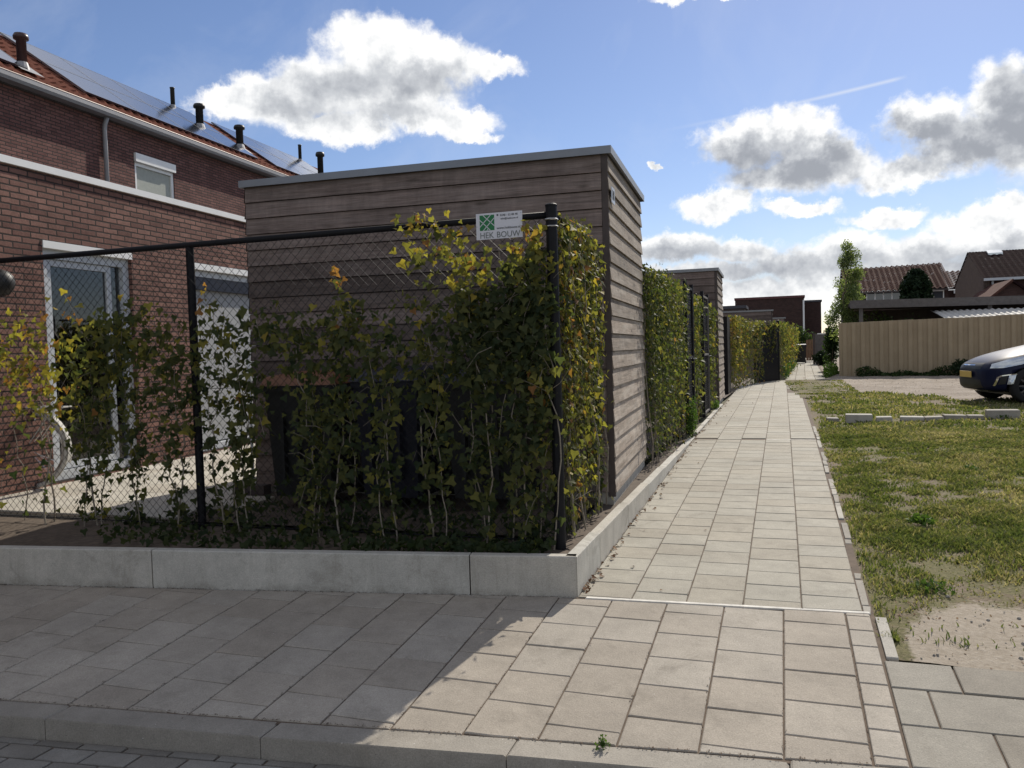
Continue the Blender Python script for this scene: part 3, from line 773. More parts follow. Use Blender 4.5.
# ================================================================== CHAIN LINK FENCES
def wires(mb, a, b, z0, z1, pitch=.055, r=.0014):
    a = Vector(a); b = Vector(b); L = (b-a).length; d = (b-a)/L; H = z1-z0; nrm = Vector((-d.y, d.x, 0))
    k = -int(H/pitch)-1
    n = int(L/pitch)+1
    for i in range(k, n+1):
        for sg in (1, -1):
            s0 = i*pitch if sg == 1 else i*pitch+H
            s1 = s0+sg*H; t0, t1 = 0.0, 1.0
            ds = s1-s0
            for lim, up in ((0, False), (L, True)):
                # clip s in [0,L]
                pass
            ta = (0-s0)/ds; tb = (L-s0)/ds
            lo, hi = min(ta, tb), max(ta, tb); lo = max(lo, 0); hi = min(hi, 1)
            if hi-lo < 1e-3: continue
            p = a+d*(s0+ds*lo)+nrm*(r*sg); q = a+d*(s0+ds*hi)+nrm*(r*sg)
            p.z = z0+H*lo; q.z = z0+H*hi
            mb.tube([p, q], r, 3, caps=False)
FY = 4.66
fe = empty('chain_link_fence', (-3.9, FY, .27), 0, 'black chain link fence with top rail enclosing the garden corner', 'fence')
w = MB(); wires(w, (-6.6, FY, 0), (-1.30, FY, 0), .35, 2.27, .062, .0017); wires(w, (-9.2, FY, 0), (-6.6, FY, 0), .35, 2.27, .11)
w.build('front_mesh', M['wire'], fe)
w = MB(); wires(w, (-1.28, FY+.04, 0), (-1.32, 6.0, 0), .31, 2.27); w.build('side_mesh', M['wire'], fe)
def post(x, y, z0, z1, r, parent, name='post'):
    p = MB(); p.lathe((x, y, 0), [(r, z0), (r, z1-.012), (r*1.08, z1-.012), (r*1.08, z1-.004), (r*.7, z1+.004)], 14)
    o = p.build(name, M['black'], parent, smooth=False); return o
post(-1.275, FY+.01, .2, 2.345, .034, fe, 'corner_post')
b_ = MB(); b_.tube([(-1.275+.037*math.cos(a), FY+.01+.037*math.sin(a), 2.255) for a in np.linspace(0, 2*math.pi, 14)[:-1]], .006, 5, closed=True)
b_.tube([(-1.275+.037*math.cos(a), FY+.01+.037*math.sin(a), 2.215) for a in np.linspace(0, 2*math.pi, 14)[:-1]], .004, 5, closed=True)
b_.build('post_clamp', M['steel'], fe)
for x in (-3.86, -6.45, -9.0): post(x, FY+.035, .2, 2.29, .028, fe)
post(-1.33, 6.0, .2, 2.30, .022, fe)
r_ = MB(); r_.tube([(-9.2, FY+.03, 2.285), (-1.30, FY+.02, 2.285)], .021, 10); r_.build('top_rail', M['black'], fe, smooth=True)
r_ = MB(); r_.tube([(-1.28, FY+.04, 2.285), (-1.33, 6.0, 2.285)], .019, 10); r_.build('top_rail', M['black'], fe, smooth=True)
r_ = MB(); r_.tube([(-9.2, FY, .36), (-1.30, FY, .36)], .004, 4); r_.tube([(-9.2, FY, 1.3), (-1.30, FY, 1.3)], .0025, 4); r_.build('tension_wire', M['wire'], fe)
# white clips of the mesh on the rail
# company sign
sg = empty('company_sign', (-1.58, FY-.015, 2.15), 0, 'small white company sign with green lattice logo and dark lettering hung on the fence rail', 'sign')
s0 = at(476, 215, 4.635); s1 = at(522, 211, 4.635); s2 = at(476.5, 241, 4.635)
sw_ = s1.x-s0.x; sh_ = s0.z-s2.z
tl = Vector((s0.x, 4.635, s0.z+.004))
b_ = MB(); b_.box((tl.x, 4.632, tl.z-sh_), (tl.x+sw_, 4.636, tl.z)); b_.build('sign_board', M['sign'], sg)
def onsign(u, v, dy=0): return (tl.x+u*sw_, 4.6312-dy, tl.z-v*sh_)
g = MB()
def sq(u0, v0, u1, v1, mb, dy=0.0): 
    a = onsign(u0, v1, dy); b = onsign(u1, v0, dy); mb.box((a[0], a[1], a[2]), (b[0], a[1]+.0007, b[2]))
sq(.08, .07, .40, .66, g); g.build('logo_field', M['green_logo'], sg)
g = MB()
def stroke(u0, v0, u1, v1, wd=.0022):
    a = Vector(onsign(u0, v0, .0004)); b = Vector(onsign(u1, v1, .0004)); d = (b-a).normalized(); n_v = Vector((-d.z, 0, d.x))*wd
    g.ext([a-n_v, b-n_v, b+n_v, a+n_v], (0, -.0004, 0))
stroke(.08, .24, .31, .66); stroke(.155, .07, .40, .50); stroke(.155, .66, .40, .20); stroke(.08, .52, .325, .07)
stroke(.235, .66, .27, .59)
g.build('logo_lattice', M['sign'], sg)
def sign_text(s, u, v, size, mat, name, sx=1.0):
    p = onsign(u, v, .0006); Tm = Matrix(((1, 0, 0, p[0]), (0, 0, -1, p[1]), (0, 1, 0, p[2]), (0, 0, 0, 1)))
    text_mesh(s, size, mat, name, sg, Tm, .0003, font_scale=(sx, 1))
sign_text('HEK', .075, .955, .050, M['grey_ink'], 'large_lettering', .95)
sign_text('BOUW', .44, .955, .050, M['grey_ink'], 'large_lettering', .95)
sign_text('0348 - 62 88 48', .53, .15, .017, M['ink'], 'phone_line')
sign_text('info@hekbouw.nl', .54, .28, .015, M['ink'], 'mail_line')
sign_text('www.hekbouw.nl', .45, .64, .021, M['ink'], 'web_line')
g = MB(); sq(.455, .07, .49, .13, g); g.build('phone_mark', M['ink'], sg)
g = MB(); g.tube([onsign(.015, .5, .001), onsign(.03, .5, -.01)], .002, 5); g.build('tie_wire', M['ink'], sg)
g = MB(); g.tube([onsign(.98, .08, .001), onsign(.975, .08, -.01)], .002, 5); g.build('tie_wire', M['ink'], sg)

# ================================================================== IVY
def clump_pts(rs, c, r, n):
    u = rs.normal(0, 1, (n, 3)); u /= np.linalg.norm(u, axis=1)[:, None]
    q = u*(rs.uniform(0, 1, n)**.45)[:, None]
    return q*np.array(r)+np.array(c)
def ivy(name, label, base, stems, clumps, group=None, mat='ivy', leaf=.05, seed=1, quad=False, stemleaves=70, top=1.4, cat='ivy'):
    rs = np.random.RandomState(seed); rnd = random.Random(seed)
    e = empty(name, base, 0, label, cat, group)
    s = MB(); pts = []; tn = []
    clumps = [(a_, b_, c_, d_, int(n_*(.62 if t_ > .25 else .9)), t_+.10, Y_) for a_, b_, c_, d_, n_, t_, Y_ in clumps]
    for k in range(stems):
        x = base[0]+rnd.uniform(-.07, .07); y = base[1]+rnd.uniform(-.03, .05); z = base[2]
        h = top*rnd.uniform(.7, 1.05); p = []; r0 = rnd.uniform(.004, .008); m = 12; ph = rnd.uniform(0, 6)
        for i in range(m+1):
            f = i/m; p.append((x+.03*math.sin(ph+f*6)+.05*rnd.uniform(-1, 1)*f, y+.02*math.cos(ph+f*5), z+h*f))
        s.tube(p, [r0*(1-.6*i/m) for i in range(m+1)], 5)
        nl = stemleaves
        for i in range(nl):
            f = rs.uniform(0.02, 1); j = min(m-1, int(f*m)); q = np.array(p[j])+(np.array(p[j+1])-np.array(p[j]))*(f*m-j)
            sp_ = .028+.045*f
            pts.append(q+rs.normal(0, 1, 3)*np.array([sp_, .03, .02])); tn.append(np.clip(rs.normal(.38, .2), 0, 1))
        # thin twig arcs
        for i in range(4):
            j = rnd.randrange(3, m); q = Vector(p[j]); dx = rnd.uniform(-.18, .18)
            s.tube([q, q+Vector((dx*.5, -.02, .05)), q+Vector((dx, -.03, rnd.uniform(-.1, .16)))], [.002, .0016, .001], 3)
    for (cx, cy, rx, ry, n, tb, Y) in clumps:      # pixel clumps set at depth Y near the fence
        c = at(cx, cy, Y); k = (at(cx+1, cy, Y)-c).length
        C = clump_pts(rs, c, (rx*k, .09, ry*k), n)
        C = C[C[:, 2] > base[2]-.02]
        C = C[~((C[:, 0] > -1.76) & (C[:, 0] < -1.42) & (C[:, 2] > 2.12) & (C[:, 1] < 4.68))]; n = len(C)
        if n < 4: continue
        for i in range(n): pts.append(C[i]); tn.append(np.clip(rs.normal(tb, .17), 0, 1))
        # twigs through the clump
        for i in range(max(2, n//60)):
            q = Vector(C[rs.randint(n)]); q2 = Vector(C[rs.randint(n)])
            s.tube([q, (q+q2)/2+Vector((0, -.02, .03)), q2], [.0022, .002, .0012], 3)
    s.build('stems', M['stem'], e)
    P = np.array(pts); T = np.array(tn)
    if quad: npmesh('leaves', quadset(P, leaf, rs), QUAD, M[mat], T, parent=e)
    else: npmesh('leaves', leafset(P, leaf, rs, flat=(0.1, -1, .35)), LEAF, M[mat], T, parent=e)
    return e
Y0 = 4.62
gi = 'ivy plants climbing the front fence'
IV = [
 (18, 1, [(18, 350, 30, 32, 210, .72, Y0), (12, 385, 28, 36, 200, .62, Y0), (4, 465, 6, 35, 12, .6, Y0)], 'sunlit golden green ivy at the left picture edge of the front fence', 1.2),
 (50, 2, [(52, 385, 28, 38, 170, .66, Y0), (47, 330, 16, 30, 30, .8, Y0), (48, 415, 10, 12, 12, .6, Y0)], 'loose yellowish ivy plant in front of the bicycle', 1.25),
 (87, 2, [(85, 365, 34, 38, 330, .38, Y0), (88, 430, 24, 42, 260, .32, Y0), (70, 318, 14, 26, 24, .8, Y0)], 'ivy with a bare arching tip before the left side of the glass door', 1.3),
 (108, 1, [(106, 340, 22, 26, 170, .42, Y0), (110, 420, 10, 50, 60, .4, Y0)], 'narrow ivy column before the middle of the glass door', 1.25),
 (135, 2, [(136, 330, 32, 30, 300, .42, Y0), (134, 375, 32, 35, 230, .40, Y0), (134, 440, 20, 42, 170, .35, Y0)], 'full topped dark ivy before the right side of the glass door', 1.35),
 (176, 2, [(172, 352, 30, 32, 190, .42, Y0), (176, 405, 26, 45, 220, .38, Y0)], 'ivy just left of the second fence post, half against brick', 1.25),
 (212, 1, [(212, 335, 22, 28, 130, .42, Y0), (208, 395, 20, 50, 130, .3, Y0), (206, 300, 8, 14, 14, .82, Y0)], 'thin ivy just right of the second fence post with an orange leaf tip', 1.25),
 (242, 2, [(245, 400, 32, 60, 330, .35, Y0), (262, 330, 34, 26, 220, .33, Y0), (242, 470, 18, 40, 120, .3, Y0)], 'broad dark ivy at the left corner of the plank shed', 1.3),
 (312, 2, [(306, 345, 40, 34, 300, .37, Y0), (312, 420, 30, 50, 280, .34, Y0), (312, 490, 20, 40, 120, .33, Y0)], 'dark ivy with two pale stems before the brown lidded bin', 1.3),
 (348, 2, [(345, 335, 26, 40, 260, .42, Y0), (337, 277, 8, 12, 16, .85, Y0), (342, 312, 14, 20, 40, .6, Y0), (350, 420, 24, 60, 200, .36, Y0)], 'ivy with one yellow leafed spike rising above the rest', 1.45),
 (384, 2, [(382, 370, 26, 60, 260, .37, Y0), (384, 460, 18, 50, 130, .35, Y0)], 'ivy with long straight pale stems between the two bins', 1.35),
 (432, 2, [(430, 360, 34, 50, 330, .36, Y0), (436, 250, 45, 38, 190, .66, Y0), (418, 222, 32, 9, 34, .82, Y0), (436, 445, 24, 60, 200, .35, Y0), (425, 300, 40, 20, 70, .45, Y0)], 'tall ivy whose sparse yellow tips hang over the top rail left of the sign', 1.7),
 (478, 3, [(472, 300, 26, 26, 190, .5, Y0), (482, 350, 34, 55, 560, .22, Y0), (470, 265, 26, 28, 90, .66, Y0), (480, 450, 24, 60, 220, .3, Y0)], 'dense deep green ivy below the company sign', 1.75),
 (520, 3, [(520, 325, 38, 60, 800, .2, Y0), (528, 268, 28, 28, 230, .5, Y0), (524, 238, 26, 18, 90, .72, Y0), (522, 420, 26, 60, 330, .28, Y0), (524, 500, 22, 40, 90, .35, Y0)], 'thickest dark ivy mass right of the company sign', 1.85),
 (546, 2, [(543, 340, 14, 80, 330, .3, Y0), (545, 450, 12, 70, 130, .35, Y0), (540, 385, 12, 30, 60, .75, Y0)], 'ivy wound beside the thick corner fence post', 1.8)]
for i, (px, stn, cl, lab, top) in enumerate(IV):
    b = at(px, 530, Y0)
    ivy('climbing_ivy', lab, (b.x, Y0+.02, WT-.02), stn, cl, gi, seed=40+i, top=top, stemleaves=60 if i > 1 else 14)
def hedge_wall(name, label, x0, x1, y0, y1, z0, z1, n, leaf, seed, thick=.11, tb=.5, mat='hedge', quad=False, group=None, taper=.0, low=.6, cat='hedge', sparse=.5, stems=None):
    rs = np.random.RandomState(seed); e = empty(name, ((x0+x1)/2, (y0+y1)/2, z0), 0, label, cat, group)
    u = rs.uniform(0, 1, n); v = rs.uniform(0, 1, n)**low
    bumpy = 1+.35*np.sin(u*19+seed)*np.sin(v*11+seed)+.25*np.sin(u*47)*np.sin(v*29)
    topv = 1+.022*np.sin(u*31+seed)+.015*np.sin(u*77)
    side = rs.normal(0, 1, n)*thick*.55*bumpy
    # gaps
    gap = (np.sin(u*23+v*3+seed)+np.sin(v*17+u*9+seed*2)+np.sin(u*51-v*31)) > (1.0+v*1.6 if sparse > 0 else 9)
    d = Vector((x1-x0, y1-y0, 0)); L = d.length; d.normalize(); nx, ny = d.y, -d.x
    X = x0+(x1-x0)*u+nx*side; Yv = y0+(y1-y0)*u+ny*side; Z = z0+(z1-z0)*v*topv
    C = np.c_[X, Yv, Z][~gap]; uu = u[~gap]; vv = v[~gap]
    T = np.clip(tb+.22*np.sin(uu*13+seed)*np.sin(vv*5+1)+rs.normal(0, .17, len(C)), 0, 1)
    if quad: npmesh('leaves', quadset(C, leaf, rs), QUAD, M[mat], T, parent=e)
    else: npmesh('leaves', leafset(C, leaf, rs, flat=(nx*1.2, ny*1.2, .35)), LEAF, M[mat], T, parent=e)
    s = MB(); rnd = random.Random(seed)
    for k in range(stems or max(3, int(L/.16))):
        f = rnd.random(); x = x0+(x1-x0)*f; y = y0+(y1-y0)*f; p = []; ph = rnd.uniform(0, 6); h = (z1-z0)*rnd.uniform(.75, 1)
        for i in range(9): t_ = i/8; p.append((x+.03*math.sin(ph+5*t_)+rnd.uniform(-.02, .02), y+.04*math.sin(ph*2+4*t_), z0+h*t_))
        s.tube(p, [.007*(1-.6*i/8) for i in range(9)], 4)
        for i in range(3):
            q = Vector(p[rnd.randrange(1, 8)]); s.tube([q, q+Vector((rnd.uniform(-.06, .1), rnd.uniform(-.2, .2), rnd.uniform(-.05, .15)))], .0018, 3)
    s.build('stems', M['stem'], e); return e
def ground_ivy():
    rs = np.random.RandomState(123); n = 1500; u = rs.uniform(0, 1, n)**.7; x = -4.6+3.3*u; y = 4.60+rs.uniform(-.42, .55, n)*np.where(x < -4.25, .75, 1)
    y = np.maximum(y, 4.50+.141*(x+1.12)+rs.uniform(0, .1, n))
    y = np.where(x < -4.3, np.minimum(y, 4.72), y)
    z = .33+rs.uniform(0, 1, n)**1.6*(.06+.30*np.clip((y-4.6)/.4, 0, 1))*(.7+.3*np.sin(x*9))
    npmesh('ground_ivy', leafset(np.c_[x, y, z], .05, rs, up=.6), LEAF, M['ivy'], np.clip(rs.normal(.15, .12, n), 0, 1), label='low dark ivy cover along the foot of the front fence', cat='ground cover', kind='stuff')
ground_ivy()
gs_ = 'ivy plants on the side fence before the shed'
hedge_wall('climbing_ivy', 'yellowing ivy on the side fence right behind the corner post', -1.262, -1.262, 4.76, 5.2, WT, 2.27, 1500, .044, 61, .048, .66, 'ivy', cat='ivy', group=gs_)
hedge_wall('climbing_ivy', 'yellow and green ivy midway along the short side fence', -1.262, -1.262, 5.15, 5.6, WT, 2.30, 1500, .044, 62, .048, .64, 'ivy', cat='ivy', group=gs_)
hedge_wall('climbing_ivy', 'green ivy on the side fence touching the plank shed corner', -1.27, -1.28, 5.55, 5.96, WT, 2.22, 1400, .044, 63, .045, .56, 'ivy', cat='ivy', group=gs_)
# second garden: hedge, gate
gh = 'ivy screens between the shed and the second shed'
hedge_wall('ivy_hedge', 'tall ivy screen directly behind the nearest shed', -1.29, -1.29, 8.2, 9.6, .27, 2.28, 5200, .042, 71, .11, .36, 'hedge', group=gh)
hedge_wall('ivy_hedge', 'ivy screen just before the black gate post', -1.29, -1.29, 9.6, 11.15, .27, 2.26, 5000, .044, 72, .11, .46, 'hedge', group=gh)
hedge_wall('ivy_hedge', 'narrow ivy screen between the two black gate posts', -1.29, -1.29, 12.1, 13.55, .27, 2.22, 2600, .06, 73, .09, .45, 'hedge', group=gh)
hedge_wall('ivy_hedge', 'dark green ivy screen touching the second shed', -1.29, -1.29, 14.7, 16.15, .27, 2.16, 2800, .06, 74, .10, .42, 'hedge', group=gh)
f2 = empty('chain_link_fence', (-1.3, 10, .27), 0, 'black chain link fence carrying the ivy screens beside the path', 'fence')
for y in (9.7, 11.2, 13.6, 16.1): post(-1.34, y, .2, 2.32, .028, f2)
r_ = MB(); r_.tube([(-1.34, 8.3, 2.3), (-1.34, 11.2, 2.3)], .018, 8); r_.tube([(-1.34, 12.1, 2.28), (-1.34, 16.1, 2.28)], .018, 8); r_.build('top_rail', M['black'], f2)
w = MB(); wires(w, (-1.34, 8.3, 0), (-1.34, 11.2, 0), .3, 2.28, .1, .002); w.build('mesh', M['wire'], f2); w = MB(); wires(w, (-1.34, 14.7, 0), (-1.34, 16.1, 0), .3, 2.28, .1, .002); w.build('mesh', M['wire'], f2)
def gate(y0, y1, label, z1=2.3, x=-1.24):
    e = empty('garden_gate', (x, y0, .3), 0, label, 'gate')
    z0 = G(-1.1, y0)+.06
    m = MB()
    for y in (y0, y1): m.box((x-.025, y-.025, z0-.05), (x+.025, y+.025, z1+.06))
    m.build('gate_post', M['black'], e)
    fr = MB(); a, b = y0+.05, y1-.05
    for y in (a, b): fr.box((x-.015, y-.018, z0), (x+.02, y+.018, z1))
    for z in (z0+.015, (z0+z1)/2, z1-.015): fr.box((x-.013, a+.018, z-.016), (x+.018, b-.018, z+.016))
    fr.build('gate_frame', M['black'] if y0 < 12 else M['greywood'], e)
    w = MB(); wires(w, (x, a, 0), (x, b, 0), z0, z1, .07, .0018); w.build('mesh', M['wire'], e)
    h = MB(); h.tube([(x+.02, b-.05, 1.3), (x+.06, b-.05, 1.3), (x+.06, b-.16, 1.3)], .008, 6); h.build('handle', M['steel'], e)
    k = MB(); k.box((x-.012, a+.02, z0+.02), (x-.005, b-.02, z1-.03)); k.build('privacy_panel', M['dark_panel'], e)
gate(11.25, 12.05, 'black garden gate between the two ivy screens')
gate(13.65, 14.6, 'garden gate with pale steel frame before the second shed')
# feathery weed at the hedge foot
def bush(name, label, c, r, n, leaf, seed, mat='weed', tb=.5, cat='shrub', quad=True, trunk=True, group=None):
    rs = np.random.RandomState(seed); e = empty(name, (c[0], c[1], c[2]-r[2]), 0, label, cat, group)
    P = []
    k = 7+int(n/400)
    for i in range(k):
        u = rs.normal(0, 1, 3); u /= np.linalg.norm(u); cc = np.array(c)+u*np.array(r)*.55*rs.uniform(.4, 1.1)
        P.append(clump_pts(rs, cc, np.array(r)*rs.uniform(.35, .6), n//k))
    P = np.concatenate(P); P = P[P[:, 2] > c[2]-r[2]]
    npmesh('leaves', quadset(P, leaf, rs) if quad else leafset(P, leaf, rs), QUAD if quad else LEAF, M[mat], np.clip(rs.normal(tb, .22, len(P)), 0, 1), parent=e)
    if trunk:
        s = MB(); b = Vector((c[0], c[1], c[2]-r[2]))
        for i in range(7):
            q = Vector(P[rs.randint(len(P))]); s.tube([b, (b+q)/2+Vector((0, 0, .05*r[2])), q], [.02*r[2], .014*r[2], .006*r[2]], 5)
        s.build('stems', M['bark'], e)
    return e
bush('feathery_weed', 'bright green feathery weed at the foot of the ivy by the gate', (-1.14, 10.9, .52), (.09, .28, .30), 900, .035, 81)
bush('low_weed', 'small green weed at the foot of the second shed', (-1.16, 15.2, .40), (.08, .4, .12), 400, .035, 82)
# golden hedge 3 and what follows
g3 = 'hedges along the far half of the path'
dk = MB(); dk.box((-1.32, 19.3, .3), (-1.2, 20.3, 2.12)); dk.build('dark_fence_panel', M['black'], label='dark fence panel just beyond the second shed', cat='fence')
hedge_wall('golden_hedge', 'golden ivy hedge starting at the dark panel beyond the second shed', -1.2, -1.05, 20.4, 22.6, .33, 2.15, 2600, .075, 91, .16, .66, group=g3)
hedge_wall('golden_hedge', 'brownish golden hedge turning toward the path corner', -1.05, -.60, 22.6, 24.3, .33, 2.08, 1500, .075, 92, .16, .6, group=g3)
f3 = empty('dark_garden_fence', (-.4, 25, .33), 0, 'dark shaded fence panel and gate facing the camera at the path corner', 'fence')
m = MB(); a = Vector((-.75, 24.3, 0)); b = Vector((-.14, 25.7, 0)); d = (b-a).normalized(); n_v = Vector((-d.y, d.x, 0))*.05
m.prism([tuple((a)[:2]), tuple(b[:2]), tuple((b+n_v)[:2]), tuple((a+n_v)[:2])], .3, 2.0); m.build('panel', M['black'], f3)
post(-.14, 25.75, .2, 2.15, .04, f3)
hedge_wall('golden_hedge', 'darker hedge above the shaded fence panel at the path corner', -.75, -.2, 24.3, 25.6, .9, 2.1, 900, .07, 93, .1, .55, group=g3)
hedge_wall('golden_hedge', 'long yellow green hedge beyond the path corner', -.10, .30, 25.9, 36, .33, 2.1, 4200, .09, 94, .2, .58, group=g3)
hedge_wall('golden_hedge', 'farthest green hedge leading to the black bin', .30, .55, 36, 46, .33, 1.9, 2200, .11, 95, .22, .5, group=g3)
hedge_wall('hedge_foot_growth', 'bright green growth at the foot of the far hedge', .02, .40, 26, 38, .33, .75, 1500, .07, 96, .12, .35, mat='weed', group=None, cat='weed')

# ================================================================== WHEELIE BINS
def bin_(loc, rz, label, body, lid, H=1.02, W=.56, D=.62, group=None):
    e = empty('wheelie_bin', loc, rz, label, 'bin', group); Mx = mw(e)
    b = MB(Mx); w0, d0 = W*.40, D*.40; w1, d1 = W*.5, D*.5
    vs = []
    for z, a, c in ((.06, w0, d0), (H*.86, w1*.95, d1*.95), (H*.86, w1, d1), (H*.9, w1, d1)):
        vs += [(-a, -c, z), (a, -c, z), (a, c, z), (-a, c, z)]
    fs = [(3, 2, 1, 0), (12, 13, 14, 15)]
    for k in range(3):
        for i in range(4): fs.append((k*4+i, k*4+(i+1) % 4, k*4+4+(i+1) % 4, k*4+4+i))
    b.add(vs, fs); 
    for xr in (-.12, 0, .12): b.box((xr-.012, -d0-.075, .2), (xr+.012, -d0+.01, H*.7))
    b.build('body', M[body], e)
    l = MB(Mx); a, c = w1+.012, d1+.012
    l.add([(-a, -c, H*.9+.003), (a, -c, H*.9+.003), (a, c, H*.9+.003), (-a, c, H*.9+.003), (-a*.9, -c*.86, H*.97), (a*.9, -c*.86, H*.97), (a*.9, c*.8, H), (-a*.9, c*.8, H)], [(3, 2, 1, 0), (4, 5, 6, 7), (0, 1, 5, 4), (1, 2, 6, 5), (2, 3, 7, 6), (3, 0, 4, 7)])
    l.build('lid', M[lid], e)
    h = MB(Mx); h.tube([(-w1*.8, d1+.01, H*.88), (-w1*.8, d1+.07, H*.9), (w1*.8, d1+.07, H*.9), (w1*.8, d1+.01, H*.88)], .012, 6); h.build('handle', M[body], e)
    for s in (-1, 1):
        w = MB(Mx); w.tube([(s*(w0+.0), d0+.02, .1), (s*(w0+.045), d0+.02, .1)], .1, 14); w.build('wheel', M['rubber'], e)
    return e
bin_((-3.50, 5.62, .38), R(6), 'dark wheelie bin with brown lid before the left end of the shed', 'plastic_black', 'lid', 1.0)
bin_((-2.75, 5.68, .38), R(-4), 'dark blue wheelie bin with dark lid behind the ivy, middle of the shed front', 'plastic_dark', 'plastic_dark', 1.02)
bin_((-2.06, 5.72, .38), R(3), 'black wheelie bin close to the right corner of the shed front', 'plastic_black', 'plastic_dark', 1.0)
bp = onG(798, 362)
bin_((bp.x+.05, 44.0, G(0, 44)), R(0), 'black bin standing at the far end of the path', 'plastic_black', 'plastic_black', .98, .62, .62)
# leaning broom by the shed corner
br = empty('broom', (-4.2, 5.75, .38), 0, 'pale broom leaning against the shed corner behind the ivy', 'broom')
m = MB(); m.tube([(-4.16, 5.7, .46), (-4.34, 5.95, 1.55)], .012, 6); m.build('handle', M['white'], br)
m = MB(); m.box((-4.32, 5.64, .38), (-4.02, 5.74, .46)); m.build('brush', M['darkwood'], br)

# ================================================================== ROW HOUSE
hs = empty('terraced_house', (-6.42, 6.0, .35), R(3.2), 'red brick row house with flat roofed extension, solar panels and roof vents', 'house')
HM = mw(hs) @ Matrix.Translation((0, 0, -.35))     # local z measured from world zero
def HB(): return MB(HM)
PZ = 3.35
Yd0, Yd1 = -.20, .94   # door
def hl(px, py, lx):     # local point on plane local x = lx seen through a pixel
    d = ray(px, py); ex = Vector((math.cos(R(3.2)), math.sin(R(3.2)), 0)); O = Vector((-6.42, 6, 0))
    t = (lx+O.dot(ex))/d.dot(ex); P = Vector((0, 0, CH))+d*t; return HM.inverted() @ P
dA = hl(42, 241, 0); dB = hl(131, 252, 0); wA = hl(190, 262, 0); 
d0, d1, dz = dA.y, dB.y, (dA.z+dB.z)/2
w0, w1 = wA.y, wA.y+1.9
# extension wall built in pieces round the openings
m = HB(); X1 = 0; X0 = -.25
def wallrect(a, b, z0, z1): m.box((X0, a, z0), (X1, b, z1))
wallrect(-6, d0, .2, PZ-.10); wallrect(d0, d1, dz, PZ-.10); wallrect(d1, w0, .2, PZ-.10); wallrect(w0, w1, dz, PZ-.10); wallrect(w1, 14, .2, PZ-.10)
wallrect(d0, d1, .2, .40)
wallrect(w0, w1, .2, .40)
m.build('extension_wall', M['brick'], hs)
m = HB(); m.box((-5, -6, PZ-.16), (-.26, 14, PZ-.09)); m.build('extension_roof', M['dark_panel'], hs)
m = HB(); m.box((-.28, -6.02, PZ-.098), (.03, 14.02, PZ-.034)); m.build('parapet_cap', M['white'], hs)
m = HB(); m.box((-1.2, -5.9, .4), (-1.15, 13.9, PZ-.2)); m.build('interior_wall', M['blind'], hs)
m = HB(); m.box((-1.15, -5.9, .30), (-.26, 13.9, .37)); m.build('interior_floor', M['brownwood'], hs)
def frame_rect(mb, x0, x1, a, b, z0, z1, w, d=None):
    mb.box((x0, a, z0), (x1, a+w, z1)); mb.box((x0, b-w, z0), (x1, b, z1)); mb.box((x0, a+w, z1-w), (x1, b-w, z1)); mb.box((x0, a+w, z0), (x1, b-w, z0+w))
dr = HB(); frame_rect(dr, -.14, -.045, d0, d1, .405, dz-.07, .085); fr = dr.build('door_frame', M['frame'], hs)
m = HB(); m.box((-.12, d0, dz-.069), (.012, d1, dz-.002)); m.build('door_head', M['white'], hs)
l = HB(); frame_rect(l, -.115, -.07, d0+.09, d0+.80*(d1-d0), .5, dz-.16, .06); lf = l.build('door_leaf', M['frame'], hs)
g = HB(); g.box((-.10, d0+.15, .56), (-.094, d0+.80*(d1-d0)-.06, dz-.22)); g.build('door_glass', M['clear'], hs)
g = HB(); g.box((-.10, d0+.80*(d1-d0)+.01, .49), (-.094, d1-.087, dz-.16)); g.build('side_light_glass', M['clear'], hs)
c = HB()
n_c = 60; a = d0+.42*(d1-d0); b = d0+.75*(d1-d0); vs = []
for i in range(n_c+1):
    y = a+(b-a)*i/n_c; vs += [(-.3+.02*math.sin(i*.9), y, .5), (-.3+.02*math.sin(i*.9+.3), y, dz-.1)]
c.add(vs, [(2*i, 2*i+2, 2*i+3, 2*i+1) for i in range(n_c)]); c.build('curtain', M['curtain'], hs)
hd = HB(); hd.tube([(-.07, d0+.78*(d1-d0), 1.38), (-.02, d0+.78*(d1-d0), 1.38), (-.02, d0+.66*(d1-d0), 1.38)], .011, 6); hd.build('door_handle', M['steel'], hs)
# second opening: frame, blind, glass
m = HB(); m.box((-.12, w0, dz-.075), (.012, w1, dz-.002)); m.build('window_head', M['white'], hs)
m = HB(); frame_rect(m, -.14, -.05, w0, w1, .405, dz-.08, .07); m.build('window_frame', M['frame'], hs)
m = HB(); m.box((-.12, w0+.075, dz-.30), (-.06, w1-.075, dz-.15)); m.build('blind_box', M['dark_panel'], hs)
m = HB(); m.box((-.13, w0+.075, .49), (-.118, w1-.075, dz-.301)); m.build('roller_blind', M['blind'], hs)
# small wall lamp
lp = hl(3, 283, .12)
la = empty('globe_wall_lamp', HM @ Vector((0, lp.y-.05, lp.z)), R(3.2), 'dark round wall lamp with shiny top at the left picture edge', 'lamp')
m = HB(); c0 = (.14, lp.y-.05, lp.z-.1)
m.lathe(c0, [(.02, -.02), (.07, .0), (.105, .05), (.115, .10), (.105, .15), (.07, .19), (.02, .21)], 18); m.build('lamp_shade', M['plastic_black'], la, smooth=True)
m = HB(); m.tube([(0.001, lp.y-.05, lp.z+.05), (.08, lp.y-.05, lp.z+.05)], .015, 6); m.build('bracket', M['steel'], la)
